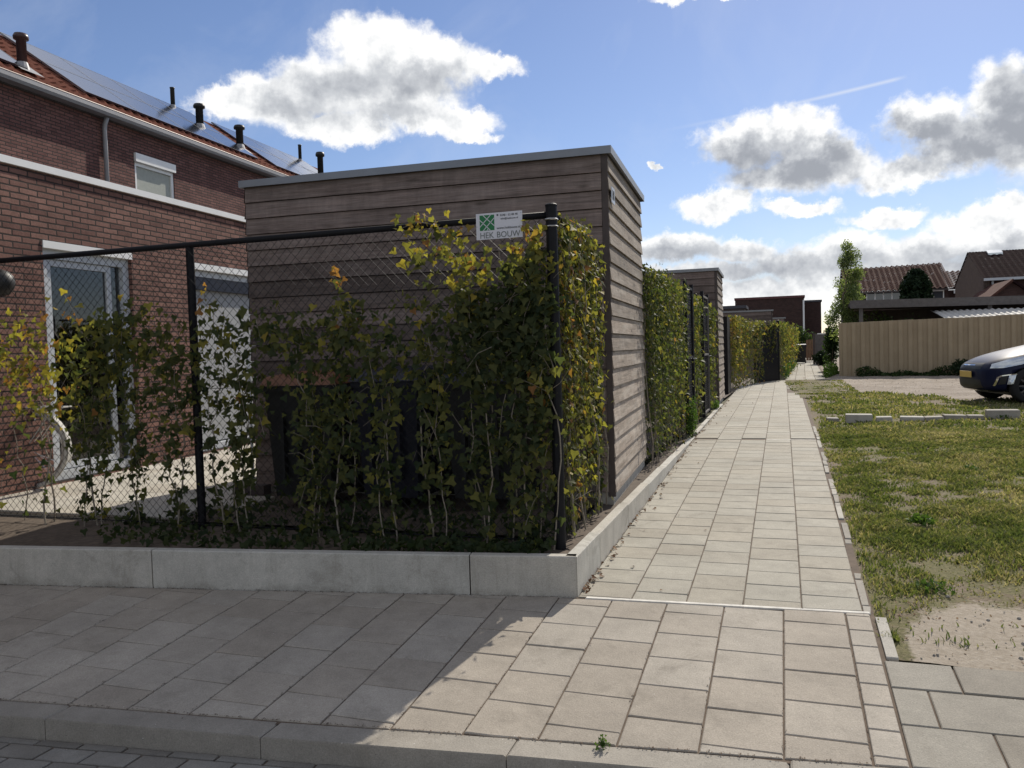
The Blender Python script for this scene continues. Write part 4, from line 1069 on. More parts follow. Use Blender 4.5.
# upper storey
UX = -4.475; ze = 5.86
wA2 = hl(134, 153, UX); wB2 = hl(173.5, 165, UX)
a, b, zt = wA2.y, wB2.y, (wA2.z+wB2.z)/2; zb = zt-1.25
m = HB()
def ub(y0, y1, z0, z1): m.box((UX-.3, y0, z0), (UX, y1, z1))
ub(-8, a, 2.9, ze); ub(a, b, zt, ze); ub(a, b, 2.9, zb); ub(b, 17.5, 2.9, ze)
m.box((UX-8.5, 17.2, .3), (UX-.3, 17.5, ze)); m.box((UX-8.5, -8, .3), (UX-.3, -7.7, ze)); m.box((UX-8.5, -7.7, .3), (UX-8.2, 17.2, ze))
m.build('upper_wall', M['brick_up'], hs)
m = HB(); frame_rect(m, UX-.08, UX-.02, a+.004, b-.004, zb+.004, zt-.16, .06); wf = m.build('upper_window_frame', M['white'], hs)
m = HB(); m.box((UX-.06, a+.066, zb+.066), (UX-.05, b-.066, zt-.222)); m.build('pane', M['curtain'], wf)
m = HB(); m.box((UX-.1, a-.01, zt-.155), (UX+.045, b+.01, zt+.0)); m.build('shutter_box', M['white'], hs)
# gutter
m = HB()
prof = [(-4.45, 5.86), (-4.45, 5.76), (-4.40, 5.745), (-4.27, 5.755), (-4.245, 5.80), (-4.243, 5.87), (-4.262, 5.87), (-4.265, 5.81), (-4.28, 5.775), (-4.40, 5.77), (-4.43, 5.79), (-4.43, 5.86)]
n_ = len(prof); vs = [(x, -8.1, z) for x, z in prof]+[(x, 17.6, z) for x, z in prof]
m.add(vs, [(i, (i+1) % n_, n_+(i+1) % n_, n_+i) for i in range(n_)]+[list(range(n_)), list(range(n_, 2*n_))[::-1]]); m.build('gutter', M['zinc'], hs)
m = HB(); m.tube([(-4.25, -8.1, 5.872), (-4.25, 17.6, 5.872)], .012, 8); m.build('gutter_bead', plain('pale_copper_edge', (.45, .33, .27), .5), hs)
m = HB(); m.box((-4.472, -8.05, 5.74), (-4.452, 17.55, 5.86)); m.build('eaves_board', M['greywood'], hs)
dp = hl(104, 118, UX+.06).y
m = HB(); m.tube([(-4.35, dp, 5.75), (-4.40, dp, 5.64), (UX+.06, dp, 5.54), (UX+.06, dp, 3.3)], .038, 10); m.build('downpipe', M['zinc'], hs, smooth=True)
# roof plane
PA = R(35); XG = -4.30; ZG = 5.80; RL = 2.78
def rp(s, y, h=0): return (XG-s*math.cos(PA)-0*h+h*math.sin(PA), y, ZG+s*math.sin(PA)+h*math.cos(PA))
m = HB(); m.add([rp(0, -8.1), rp(0, 17.6), rp(RL, 17.6), rp(RL, -8.1), (XG-2*RL*math.cos(PA)-1.5, -8.1, ZG-.4), (XG-2*RL*math.cos(PA)-1.5, 17.6, ZG-.4)], [(0, 1, 2, 3), (3, 2, 5, 4), (0, 3, 4), (1, 5, 2)])
m.build('roof_deck', M['darkwood'], hs)
m = HB(); ns = 9; nt = int(25.7/.22)
for i in range(ns):
    s0 = i*RL/ns+(.03 if i == 0 else -.03); s1 = (i+1)*RL/ns+.02
    vs = []; fs = []
    for j in range(nt*4+1):
        y = -8.1+j*.055; hgt = .025+.018*math.cos(2*math.pi*j/4)
        vs += [rp(s0, y, hgt+.022), rp(s1, y, hgt-.008)]
    for j in range(nt*4): fs.append((2*j, 2*j+2, 2*j+3, 2*j+1))
    k_ = len(vs)
    for j in range(nt*4+1):
        v = vs[2*j]; vs.append((v[0]-.0, v[1], v[2]-.03))
    for j in range(nt*4): fs.append((k_+j, k_+j+1, 2*j+2, 2*j))
    m.add(vs, fs, random.random())
m.build('roof_tiles', M['rooftile'], hs)
m = HB(); m.tube([rp(RL+.03, -8.1, -.02), rp(RL+.03, 17.6, -.02)], .07, 10); m.build('ridge_tiles', M['rooftile'], hs)
# solar panels: each a part
def panel(s0, s1, y0, y1):
    h0 = .10; m = HB(); p = [rp(s0, y0, h0), rp(s0, y1, h0), rp(s1, y1, h0), rp(s1, y0, h0)]
    q = [rp(s0, y0, h0-.035), rp(s0, y1, h0-.035), rp(s1, y1, h0-.035), rp(s1, y0, h0-.035)]
    m.add(p+q, [(0, 1, 2, 3), (7, 6, 5, 4), (0, 4, 5, 1), (1, 5, 6, 2), (2, 6, 7, 3), (3, 7, 4, 0)]); pn = m.build('solar_panel', M['solar'], hs)
    f = HB(); wdt = .018
    for a, b in (((s0, y0), (s0+wdt, y1)), ((s1-wdt, y0), (s1, y1)), ((s0+wdt, y0), (s1-wdt, y0+wdt)), ((s0+wdt, y1-wdt), (s1-wdt, y1))):
        P = [rp(a[0], a[1], h0+.003), rp(a[0], b[1], h0+.003), rp(b[0], b[1], h0+.003), rp(b[0], a[1], h0+.003)]
        f.add(P, [(0, 1, 2, 3)])
    f.build('panel_frame', M['trim'], pn)
def array(y0, y1, rows_, cols_, s0=.60):
    w = (y1-y0)/cols_; hh = (2.80-s0)/rows_
    for i in range(rows_):
        for j in range(cols_): panel(s0+i*hh+.008, s0+(i+1)*hh-.008, y0+j*w+.008, y0+(j+1)*w-.008)
array(5.75, 11.15, 2, 4) ; array(11.95, 16.6, 2, 3); array(-1.2, 4.55, 2, 4)
def vent(px, py, s, H, r, lab, pipe=False):
    # find local y so the foot is seen at px on the roof at slope distance s
    best = None
    for i in range(400):
        y = 2+i*.045; P = HM @ Vector(rp(s, y, .05)); c = CR.transposed() @ (P-Vector((0, 0, CH)))
        u = 512+FPX*c.x/-c.z
        if best is None or abs(u-px) < best[0]: best = (abs(u-px), y)
    y = best[1]; p = rp(s, y, 0)
    v = HB()
    if pipe: v.lathe(p, [(r, -.1), (r, H), (r*1.15, H+.01), (r*1.15, H+.03)], 10)
    else: v.lathe(p, [(r, -.1), (r, H*.84), (r*1.5, H*.86), (r*1.55, H*.93), (r*1.3, H), (r*.9, H+.01)], 14)
    o = v.build('vent_pipe' if pipe else 'roof_vent', M['plastic_black'] if not lab == 'brown' else M['ventbrown'], hs, smooth=True)
    f = HB(); f.lathe(p, [(r*1.6, .0), (r*1.35, .08), (r*1.08, .15)], 12); f.build('lead_flashing', M['zinc'], o)
    f = HB(); f.add([rp(s-.2, y-.22, .085), rp(s-.2, y+.22, .085), rp(s+.16, y+.22, .085), rp(s+.16, y-.22, .085)], [(0, 1, 2, 3)]); f.build('flashing_sheet', M['zinc'], o)
M['ventbrown'] = plain('brown_vent', (.06, .03, .03), .35)
vent(24, 72, .70, .60, .075, 'brown'); vent(174, 114, 2.62, .52, .05, 'x', True); vent(201, 132, 1.65, .60, .085, 'x'); vent(241, 152, 1.15, .60, .085, 'x')
vent(301, 168, 2.60, .55, .05, 'x', True); vent(322, 172, 1.5, .80, .085, 'x')

# ================================================================== BICYCLE
def bicycle():
    c = at(30, 449, 5.62); gz_ = .38
    rz = R(196)
    e = empty('bicycle', (c.x, 5.62, gz_), rz, 'silver bicycle parked on the patio behind the left end of the fence', 'bicycle')
    Mx = mw(e)      # local x forward, wheels at 0 and 1.08 ; wheel visible at origin
    def W(x, name):
        t = MB(Mx); t.tube([(x+.335*math.cos(a), 0, .355+.335*math.sin(a)) for a in np.linspace(0, 2*math.pi, 41)[:-1]], .021, 8, closed=True)
        o = t.build('wheel', M['fibre'], e)
        r_ = MB(Mx); r_.tube([(x+.306*math.cos(a), 0, .355+.306*math.sin(a)) for a in np.linspace(0, 2*math.pi, 41)[:-1]], .012, 6, closed=True); r_.build('rim', M['chrome'], o)
        s = MB(Mx)
        for k in range(28):
            a = 2*math.pi*k/28; s.tube([(x, .03*(-1)**k, .355), (x+.30*math.cos(a), 0, .355+.30*math.sin(a))], .0024, 3)
        s.tube([(x, -.05, .355), (x, .05, .355)], .018, 8); s.build('spokes', M['chrome'], o)
        g_ = MB(Mx); pp = [(x+.375*math.cos(a), 0, .355+.375*math.sin(a)) for a in np.linspace(R(-10), R(200), 22)]
        vs = []
        for p in pp: vs += [(p[0], -.03, p[2]-.006), (p[0], 0, p[2]+.006), (p[0], .03, p[2]-.006)]
        g_.add(vs, [(3*i, 3*i+1, 3*i+4, 3*i+3) for i in range(21)]+[(3*i+1, 3*i+2, 3*i+5, 3*i+4) for i in range(21)]); g_.build('mudguard', M['fibre'], e, smooth=True)
    W(0, 'rear'); W(1.08, 'front')
    f = MB(Mx); bb = (.44, 0, .29); st_ = (.28, 0, .86); hd_ = (.93, 0, .88); hl_ = (.96, 0, .76)
    f.tube([bb, st_], .016, 8); f.tube([bb, hl_], .019, 8); f.tube([(.36, 0, .62), (.93, 0, .84)], .016, 8); f.tube([hd_, hl_], .022, 8)
    for s in (-1, 1):
        f.tube([(.42, s*.03, .29), (0, s*.06, .355)], .010, 6); f.tube([(.32, s*.02, .74), (0, s*.06, .355)], .009, 6)
        f.tube([(.965, s*.03, .74), (1.08, s*.05, .355)], .011, 6)
    f.build('frame', M['fibre'], e)
    s = MB(Mx); s.tube([st_, (.26, 0, .96)], .013, 6); s.build('seat_post', M['chrome'], e)
    s = MB(Mx); s.add([(.12, -.09, 1.0), (.12, .09, 1.0), (.2, .08, 1.02), (.42, .02, .99), (.42, -.02, .99), (.2, -.08, 1.02), (.14, 0, .95), (.4, 0, .96)], [(0, 1, 2, 5), (5, 2, 3, 4), (0, 6, 1), (1, 6, 7, 3, 2), (0, 5, 4, 7, 6), (4, 3, 7)]); s.build('saddle', M['plastic_black'], e)
    h = MB(Mx); h.tube([(.92, 0, .9), (.90, 0, 1.06)], .013, 6); h.tube([(.70, -.28, 1.08), (.86, -.22, 1.10), (.93, 0, 1.07), (.86, .22, 1.10), (.70, .28, 1.08)], .011, 6); h.build('handlebar', M['chrome'], e)
    k = MB(Mx); k.tube([(.02, -.09, .74), (.02, .09, .74), (-.36, .08, .73), (-.36, -.08, .73)], .007, 5, closed=True)
    for y in (-.04, 0, .04): k.tube([(.02, y, .74), (-.36, y, .73)], .004, 4)
    for y in (-.07, .07): k.tube([(-.28, y, .73), (0, y, .36)], .005, 4)
    k.build('luggage_rack', M['fibre'], e)
    p = MB(Mx); p.tube([(.44+.1*math.cos(a), .055, .29+.1*math.sin(a)) for a in np.linspace(0, 6.28, 21)[:-1]], .006, 4, closed=True)
    p.tube([(.44, .07, .29), (.54, .08, .16)], .008, 4); p.tube([(.44, -.07, .29), (.34, -.08, .42)], .008, 4); p.box((.50, .08, .15), (.60, .16, .17)); p.box((.29, -.16, .41), (.39, -.08, .43)); p.build('crankset', M['steel'], e)
bicycle()

# ================================================================== CONCRETE BLOCKS ON THE LAWN
BL = [(827, 839, 422, .055), (846, 873, 423, .12), (877, 893, 422, .07), (901, 925, 420.5, .05), (926, 944, 420.5, .05), (945, 967, 419.5, .06), (969, 985, 419, .05), (988, 1021, 418.5, .12)]
BD = ['small flat concrete block nearest the path', 'thick upright concrete block second from the path', 'small square concrete block third from the path', 'long thin pale slab in the middle of the block row', 'shorter thin slab right of the middle slab', 'pale slab leaning up beside the shorter thin slab', 'small thin slab left of the large block near the car', 'large concrete block in front of the car wheel']
for (x0, x1, yb, h), lab in zip(BL, BD):
    a = onG(x0, yb); b = onG(x1, yb); rz = random.uniform(-.08, .08)
    L = (b-a).length; c = (a+b)/2
    m = MB(Matrix.Translation((c.x, c.y+.1, c.z-.01)) @ Matrix.Rotation(rz, 4, 'Z') @ Matrix.Rotation(random.uniform(-.03, .05), 4, 'Y'))
    m.chbox((-L/2, -.1, 0), (L/2, .12, h+.01), .008, random.random())
    m.build('concrete_block', M['block'], label=lab, cat='concrete block', group='concrete blocks laid in a row on the lawn')

# ================================================================== CAR
def car():
    # stations: x from nose, half width, z bottom, z belt, z top, half top width
    c0 = onG(1033, 405); rz = R(9)
    e = empty('parked_car', (c0.x-.68, c0.y-.0, G(3, 16)), rz, 'dark blue hatchback car parked nose toward the path at the right edge', 'car'); 
    Mx = mw(e)
    # local: nose at x=0, length +x; near side at y=0, far side y=+1.76 ; centre at .88
    st_ = [(.00, .34, .30, .56, .63, .26), (.05, .55, .23, .60, .68, .42), (.16, .71, .19, .66, .74, .54), (.38, .83, .18, .73, .83, .64), (.75, .875, .18, .80, .92, .70), (1.10, .88, .18, .86, .99, .72),
           (1.32, .88, .18, .89, 1.04, .72), (1.75, .88, .18, .91, 1.30, .62), (2.05, .88, .18, .92, 1.43, .58), (2.5, .88, .18, .93, 1.48, .57), (3.1, .88, .18, .95, 1.45, .56), (3.6, .87, .18, .97, 1.33, .52), (3.95, .84, .2, .96, 1.1, .58), (4.12, .76, .25, .92, .98, .60), (4.18, .66, .35, .80, .85, .5)]
    bm = bmesh.new(); rings = []
    for (x, w, zb, zs, ztp, tw) in st_:
        pts = [(-w*.80, zb), (-w*.97, zb+.07), (-w, (zb+zs)/2-.02), (-w*.985, zs-.06), (-w*.94, zs), (-tw*1.02, (zs*.35+ztp*.65)), (-tw*.86, ztp-.012), (-tw*.4, ztp+.012), (0, ztp+.018)]
        pts += [(-a, z) for a, z in pts[:-1][::-1]]
        rings.append([bm.verts.new((x, .88+a, z)) for a, z in pts])
    for i in range(len(rings)-1):
        for k in range(len(rings[0])-1): bm.faces.new((rings[i][k], rings[i][k+1], rings[i+1][k+1], rings[i+1][k]))
        bm.faces.new((rings[i][-1], rings[i][0], rings[i+1][0], rings[i+1][-1]))
    bm.faces.new(rings[0][::-1]); bm.faces.new(rings[-1])
    # greenhouse faces -> glass material
    for f in bm.faces:
        c = f.calc_center_median(); n = f.normal
        f.material_index = 0
    bmesh.ops.recalc_face_normals(bm, faces=bm.faces[:])
    for f in bm.faces:
        c = f.calc_center_median()
        if 1.3 < c.x < 3.7 and .98 < c.z < 1.36: f.material_index = 1
    me = bpy.data.meshes.new('body'); bm.to_mesh(me); bm.free()
    for mm in (M['car'], M['glass']): me.materials.append(mm)
    tmp = bpy.data.objects.new('tmp', me); col.objects.link(tmp); sb = tmp.modifiers.new('s', 'SUBSURF'); sb.levels = 2
    dg = bpy.context.evaluated_depsgraph_get(); m2 = bpy.data.meshes.new_from_object(tmp.evaluated_get(dg)); bpy.data.objects.remove(tmp); m2.name = 'body'
    # wheel arches: cut
    cut = bmesh.new(); cut.from_mesh(m2)
    o = bpy.data.objects.new('body', m2); col.objects.link(o); o.parent = e
    cut.free()
    for f in m2.polygons: f.use_smooth = True
    for xw in (.70, 3.42):
        cm = bpy.data.meshes.new('c'); cb = bmesh.new(); bmesh.ops.create_cone(cb, cap_ends=True, segments=32, radius1=.345, radius2=.345, depth=2.4, matrix=Matrix.Translation((xw, .88, .30)) @ Matrix.Rotation(R(90), 4, 'X')); cb.to_mesh(cm); cb.free()
        co = bpy.data.objects.new('cut', cm); col.objects.link(co); co.parent = e
        md = o.modifiers.new('b', 'BOOLEAN'); md.object = co; md.operation = 'DIFFERENCE'; md.solver = 'EXACT'
        bpy.context.view_layer.update(); dg = bpy.context.evaluated_depsgraph_get(); m3 = bpy.data.meshes.new_from_object(o.evaluated_get(dg))
        o.modifiers.clear(); o.data = m3; m3.name = 'body'; bpy.data.objects.remove(co)
    bvh = BVHTree.FromPolygons([v.co for v in o.data.vertices], [p.vertices for p in o.data.polygons])
    def decal(poly, mat, name, off=.006, res=.025, axis='y', par=e):   # poly in (x,z), projected from the near side
        xs_ = [p[0] for p in poly]; zs_ = [p[1] for p in poly]
        cb = bmesh.new()
        vv = [cb.verts.new((x, 0, z)) for x, z in poly]; cb.faces.new(vv)
        for ax, lo, hi in (((1, 0, 0), min(xs_), max(xs_)), ((0, 0, 1), min(zs_), max(zs_))):
            t = lo+res
            while t < hi:
                bmesh.ops.bisect_plane(cb, geom=cb.verts[:]+cb.edges[:]+cb.faces[:], plane_co=[t*a for a in ax], plane_no=ax); t += res
        for v in cb.verts:
            if axis == 'y': h = bvh.ray_cast(Vector((v.co.x, -1, v.co.z)), Vector((0, 1, 0)))
            else: h = bvh.ray_cast(Vector((-1, v.co.x, v.co.z)), Vector((1, 0, 0)))
            if h[0] is not None: v.co = h[0]+h[1]*off*(1 if h[1].dot(Vector((0, -1, 0)) if axis == 'y' else Vector((-1, 0, 0))) > 0 else -1)
            elif axis != 'y': v.co = Vector((.05, v.co.x, v.co.z))
        me = bpy.data.meshes.new(name); cb.to_mesh(me); cb.free(); me.materials.append(mat)
        q = bpy.data.objects.new(name, me); col.objects.link(q); q.parent = par
        for p in me.polygons: p.use_smooth = True
        return q
    decal([(.14, .62), (.30, .625), (.56, .68), (.86, .775), (1.02, .87), (.70, .83), (.40, .765), (.18, .69)], M['lamp_glass'], 'headlight')
    decal([(.17, .32), (.22, .47), (.27, .50), (.47, .53), (.475, .515), (.29, .485), (.245, .46), (.20, .32)], M['chrome'], 'fog_light_trim', off=.009)
    decal([(.35, .345), (.38, .50), (.46, .515), (.43, .36)], M['lamp_glass'], 'fog_light', off=.008)
    decal([(.23, .34), (.27, .47), (.36, .49), (.33, .35)], M['plastic_black'], 'fog_light_recess', off=.004)
    decal([(.42, .60), (1.34, .60), (1.34, .71), (.42, .71)], M['plastic_black'], 'upper_grille', axis='x', off=.004)
    decal([(.36, .28), (1.40, .28), (1.36, .42), (.40, .42)], M['plastic_black'], 'lower_grille', axis='x', off=.004)
    decal([(.30, .225), (1.46, .225), (1.46, .25), (.30, .25)], M['chrome'], 'bumper_lip', axis='x', off=.01)
    decal([(.98, .30), (.995, .30), (1.005, .88), (.99, .88)], M['plastic_black'], 'panel_gap', off=.002, res=.05)
    decal([(.62, .66), (1.14, .66), (1.14, .675), (.62, .675)], M['chrome'], 'grille_bar', axis='x', off=.012)
    pl = MB(Mx); pl.box((-.035, .62, .455), (-.025, 1.14, .565)); pl.build('number_plate', M['plate'], e)
    sb_ = MB(Mx); sb_.box((-.027, .70, .47), (.10, 1.06, .55)); sb_.build('plate_bracket', M['plastic_black'], e)
    for xw in (.70, 3.42):
        for yc, s in ((.10, -1), (1.66, 1)):
            t = MB(Mx); pr = [(.20, -.10), (.28, -.105), (.305, -.08), (.312, 0), (.305, .08), (.28, .105), (.20, .10)]
            vs = []; fs = []; n = 36
            for a in range(n):
                an = 2*math.pi*a/n
                for r_, y_ in pr: vs.append((xw+r_*math.cos(an), yc+y_, .312+r_*math.sin(an)))
            m_ = len(pr)
            for a in range(n):
                for k in range(m_-1): fs.append((a*m_+k, a*m_+k+1, ((a+1) % n)*m_+k+1, ((a+1) % n)*m_+k))
            t.add(vs, fs); w = t.build('wheel', M['rubber'], e, smooth=True)
            r_ = MB(Mx); r_.tube([(xw, yc+s*.05, .312), (xw, yc+s*.085, .312)], .06, 12)
            for k in range(10):
                a = 2*math.pi*k/10; r_.tube([(xw+.05*math.cos(a), yc+s*.075, .312+.05*math.sin(a)), (xw+.205*math.cos(a), yc+s*.07, .312+.205*math.sin(a))], .014, 5)
            r_.tube([(xw+.205*math.cos(a), yc+s*.07, .312+.205*math.sin(a)) for a in np.linspace(0, 6.2832, 31)[:-1]], .014, 6, closed=True)
            r_.build('rim', M['greywood'], w)
    mi = MB(Mx); mi.chbox((1.55, -.14, .98), (1.72, .02, 1.10), .03); mi.build('wing_mirror', M['car'], e)
    wa = MB(Mx); wa.box((.5, .1, .14), (3.9, 1.66, .19)); wa.build('underbody', M['plastic_black'], e)
car()

# ================================================================== FAR SIDE
strip_done = True
# tan corrugated steel fence
tf = empty('steel_fence', (1.62, 28.3, .35), 0, 'tan corrugated steel fence closing off the gravel yard', 'fence')
a = at(839, 350, 28.2); b = at(1024, 350, 27.0); d = Vector((b.x-a.x, b.y-a.y, 0)); d.normalize(); nrm = Vector((d.y, -d.x, 0))
zt0 = at(839, 323.5, 28.2).z; zt1 = at(1024, 314, 27).z
L = 0; k = 0; Ltot = 11.0; Lf = (Vector((b.x, b.y, 0))-Vector((a.x, a.y, 0))).length
while L < Ltot:
    m = MB(); vs = []; pr = [(0, 0), (.09, .004), (.135, .06), (.225, .064), (.27, 0)]; W_ = 1.08; P = []
    for r_ in range(4):
        for s, o_ in pr[:-1]: P.append((L+r_*.27+s, o_))
    P.append((L+W_, 0))
    tj = random.uniform(-.012, .012)
    for s, o_ in P:
        q = Vector((a.x, a.y, 0))+d*s+nrm*(o_+.002*(k % 2)); zt = zt0+(zt1-zt0)*s/Lf+tj
        vs += [(q.x, q.y, .30), (q.x, q.y, zt)]
    m.add(vs, [(2*i, 2*i+2, 2*i+3, 2*i+1) for i in range(len(P)-1)], random.random()); m.build('steel_sheet', M['corr'], tf)
    L += W_; k += 1
m = MB()
for z in (.7, 1.7):
    q0 = Vector((a.x, a.y, z))-nrm*.05; q1 = q0+d*Ltot; m.tube([q0, q1], .025, 6)
m.build('rail', M['greywood'], tf)
# weeds at its foot
def strip_weeds(name, label, x0, y0, x1, y1, n, h, seed, mat='weed', leaf=.07, tb=.3, thick=.15):
    rs = np.random.RandomState(seed); u = rs.uniform(0, 1, n); v = rs.uniform(0, 1, n)**1.5
    e = (np.sin(u*37)+np.sin(u*17+1)+2.2)/4.2
    C = np.c_[x0+(x1-x0)*u+rs.normal(0, .04, n), y0+(y1-y0)*u+rs.normal(0, thick, n), .36+v*h*e]
    return npmesh(name, quadset(C, leaf, rs), QUAD, M[mat], np.clip(rs.normal(tb, .2, n), 0, 1), label=label, cat='weeds', kind='stuff')
strip_weeds('weeds', 'dark low weeds growing along the foot of the tan steel fence', 2.2, 27.9, 8.5, 26.4, 3500, .3, 5, 'green', .09, .25)
bush('dark_bush', 'small dark bush against the tan fence just left of the car', (4.95, 26.9, .62), (.45, .3, .36), 1200, .07, 31, 'conifer', .9, 'bush')
strip_weeds('path_side_weeds', 'bright green grass and weeds at the path bend before the tan fence', 1.25, 27.4, 1.75, 30.5, 1800, .45, 6, 'weed', .09, .75, .2)
# carport behind
cp = empty('carport', (5, 31, .35), 0, 'dark flat roofed carport behind the tan fence', 'carport')
a = at(850, 300.5, 30); b = at(1024, 295.5, 30); a2 = at(850, 309, 30); dx = (b-a).normalized(); far = a+dx*12
m = MB(); m.ext([a, a+dx*12, a+dx*12-Vector((0, 0, .27)), a-Vector((0, 0, .27))], (0, .06, 0)); m.build('fascia', M['greywood'], cp)
m = MB(); m.ext([a+Vector((0, .063, -.08)), a+dx*12+Vector((0, .063, -.08)), a+dx*12+Vector((0, .063, -.2)), a+Vector((0, .063, -.2))], (0, 4, 0)); m.build('roof', M['darkwood'], cp)
for t in (.35, 4.2, 8):
    q = a+dx*t; m = MB(); m.box((q.x-.06, 30.1, .3), (q.x+.06, 30.22, q.z-.2)); m.build('post', M['greywood'], cp)
m = MB(); m.box((a.x, 33.8, .3), (a.x+12, 33.9, a.z-.25)); m.build('rear_wall', M['darkwood'], cp)
# corrugated lean-to
lt = empty('lean_to', (6, 28.6, .35), 0, 'low lean-to with pale corrugated roof just above the tan fence', 'shed')
a = at(930, 318.5, 28.9); b = at(1024, 316, 28.4); c = at(930, 312, 30.0)
dx = Vector((b.x-a.x, b.y-a.y, b.z-a.z)).normalized(); up = Vector((0, 1.6, .37))
m = MB(); vs = []; N_ = 190
p0 = at(948, 320.5, 28.7)
for i in range(N_+1):
    s = i*.035; w_ = .022*math.cos(2*math.pi*s/.177)
    q = p0+dx*s+Vector((0, 0, w_)); r0 = q; r1 = q+up+Vector((-.25, 0, 0)); vs += [tuple(r0), tuple(r1), tuple(r0-Vector((0, 0, .012))), tuple(r1-Vector((0, 0, .012)))]
fs = []
for i in range(N_): b4 = 4*i; fs += [(b4, b4+4, b4+5, b4+1), (b4+2, b4+3, b4+7, b4+6), (b4, b4+2, b4+6, b4+4), (b4+1, b4+5, b4+7, b4+3)]
m.add(vs, fs); m.build('corrugated_roof', M['fibre'], lt)
m = MB(); q = p0+Vector((.03, .08, -.05)); m.box((q.x, q.y, .3), (q.x+6.5, q.y+.06, q.z+.02)); m.box((q.x-.01, q.y+.06, .3), (q.x+.06, q.y+1.4, q.z+.1)); m.build('wall', M['white'], lt)
# far dark brick building across the path end
def bx3(name, parent, mat, x0, x1, y0, y1, z0, z1): m = MB(); m.box((x0, y0, z0), (x1, y1, z1)); return m.build(name, mat, parent)
Yb = 62
a = at(735, 299.5, Yb); b = at(804, 297, Yb); c = at(822, 300, Yb)
db = empty('brick_building', ((a.x+b.x)/2, Yb, .4), 0, 'dark flat roofed brick building with a white drainpipe closing the end of the path', 'building')
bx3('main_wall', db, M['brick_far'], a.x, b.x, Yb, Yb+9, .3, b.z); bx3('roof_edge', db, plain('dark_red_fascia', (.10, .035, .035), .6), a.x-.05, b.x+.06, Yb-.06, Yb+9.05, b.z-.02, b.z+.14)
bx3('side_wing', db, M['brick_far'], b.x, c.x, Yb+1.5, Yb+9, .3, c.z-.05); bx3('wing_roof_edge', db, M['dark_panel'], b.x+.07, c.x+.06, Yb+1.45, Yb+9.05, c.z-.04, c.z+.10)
m = MB(); q = at(803.5, 300, Yb-.1); m.tube([(q.x, Yb-.1, q.z), (q.x, Yb-.1, .4)], .06, 8); m.build('drainpipe', M['white'], db)
m = MB(); 
for k in range(2): q = at(745+k*22, 330, Yb); m.box((q.x-.5, Yb-.03, 1.6), (q.x+.5, Yb-.01, 2.6))
m.build('window_strip', M['glass'], db)
# lower dark neighbour left of it
a = at(727, 305, 50); b = at(738, 303, 50)
bx = empty('garden_house', (a.x, 50, .4), 0, 'dark garden building left of the brick building, mostly hidden by hedge', 'shed')
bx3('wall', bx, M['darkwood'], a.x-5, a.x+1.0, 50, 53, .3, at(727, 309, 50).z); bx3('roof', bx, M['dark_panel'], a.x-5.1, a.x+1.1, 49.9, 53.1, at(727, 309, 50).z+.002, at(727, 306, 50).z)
# things at the far end of the path
a = at(815, 334, 42); b = at(826, 360, 42)
gp = empty('grey_door_panel', (a.x, 42, .4), 0, 'tall grey garden door on the right of the far path end', 'gate')
bx3('panel', gp, M['greywood'], a.x, at(826, 334, 42).x, 42, 42.06, .38, a.z)
m = MB(); m.box((a.x-.1, 41.98, .36), (a.x-.01, 42.08, a.z+.05)); m.box((at(826, 334, 42).x+.01, 41.98, .36), (at(826, 334, 42).x+.1, 42.08, a.z+.05)); m.build('door_post', M['darkwood'], gp)
bx3('lintel', gp, M['white'], a.x+.1, a.x+.45, 41.96, 41.99, a.z-.02, a.z+.03)
a = at(806, 340, 47); wg = empty('wooden_gate', (a.x, 47, .4), 0, 'brown timber gate behind the black bin at the path end', 'gate')
for k in range(6): bx3('board', wg, M['brownwood'], a.x+k*.14, a.x+k*.14+.125, 47, 47.03, .45, a.z+.03*math.sin(k))
bx3('cross_rail', wg, M['brownwood'], a.x, a.x+.84, 47.032, 47.07, 1.0, 1.1)
bush('dark_pot_shrub', 'dark low shrub at the foot of the grey garden door', (at(822, 358, 40).x, 40.5, .7), (.55, .5, .38), 900, .12, 33, 'conifer', .9, 'shrub')
bush('garden_shrub', 'olive green shrub behind the black bin', (at(800, 338, 49).x, 49, 1.5), (.9, .6, 1.15), 1300, .14, 34, 'green', .4, 'shrub')
def tree(name, label, base, H, crown, n, leaf, seed, mat='green', tr=.06, tb=.5, cat='tree', column=False):
    rs = np.random.RandomState(seed); rnd = random.Random(seed); e = empty(name, base, 0, label, cat)
    t = MB(); b = Vector(base); p = [b+Vector((rnd.uniform(-.05, .05)*i, rnd.uniform(-.05, .05)*i, H*.94*i/8)) for i in range(9)]
    t.tube(p, [tr*(1.2-.95*i/8) for i in range(9)], 7); t.build('trunk', M['bark'], e)
    P = []; lm = MB()
    for (fx, fz, rx, rz_, k) in crown:
        c = b+Vector((fx, rnd.uniform(-.2, .2), fz)); q = p[min(8, int(max(0, fz-rz_*.5)/H*8))]
        lm.tube([q, (q+c)/2+Vector((0, 0, -.05)), c], [tr*.5, tr*.3, tr*.12], 5)
        for j in range(5):
            c2 = c+Vector((rnd.uniform(-1, 1)*rx*.7, rnd.uniform(-1, 1)*rx*.7, rnd.uniform(-1, 1)*rz_*.7))
            lm.tube([c, c2], [tr*.12, tr*.05], 3)
            P.append(clump_pts(rs, c2, (rx*.72, rx*.72, rz_*.75), int(n*k/5)))
    lm.build('limbs', M['bark'], e)
    P = np.concatenate(P)
    npmesh('crown', quadset(P, leaf, rs), QUAD, M[mat], np.clip(rs.normal(tb, .25, len(P)), 0, 1), parent=e); return e
Yt = 31
def tz(py): return at(852, py, Yt).z-.35
bt = at(850, 370, Yt); s_ = (at(860, 300, Yt)-at(850, 300, Yt)).length/10
cr = []
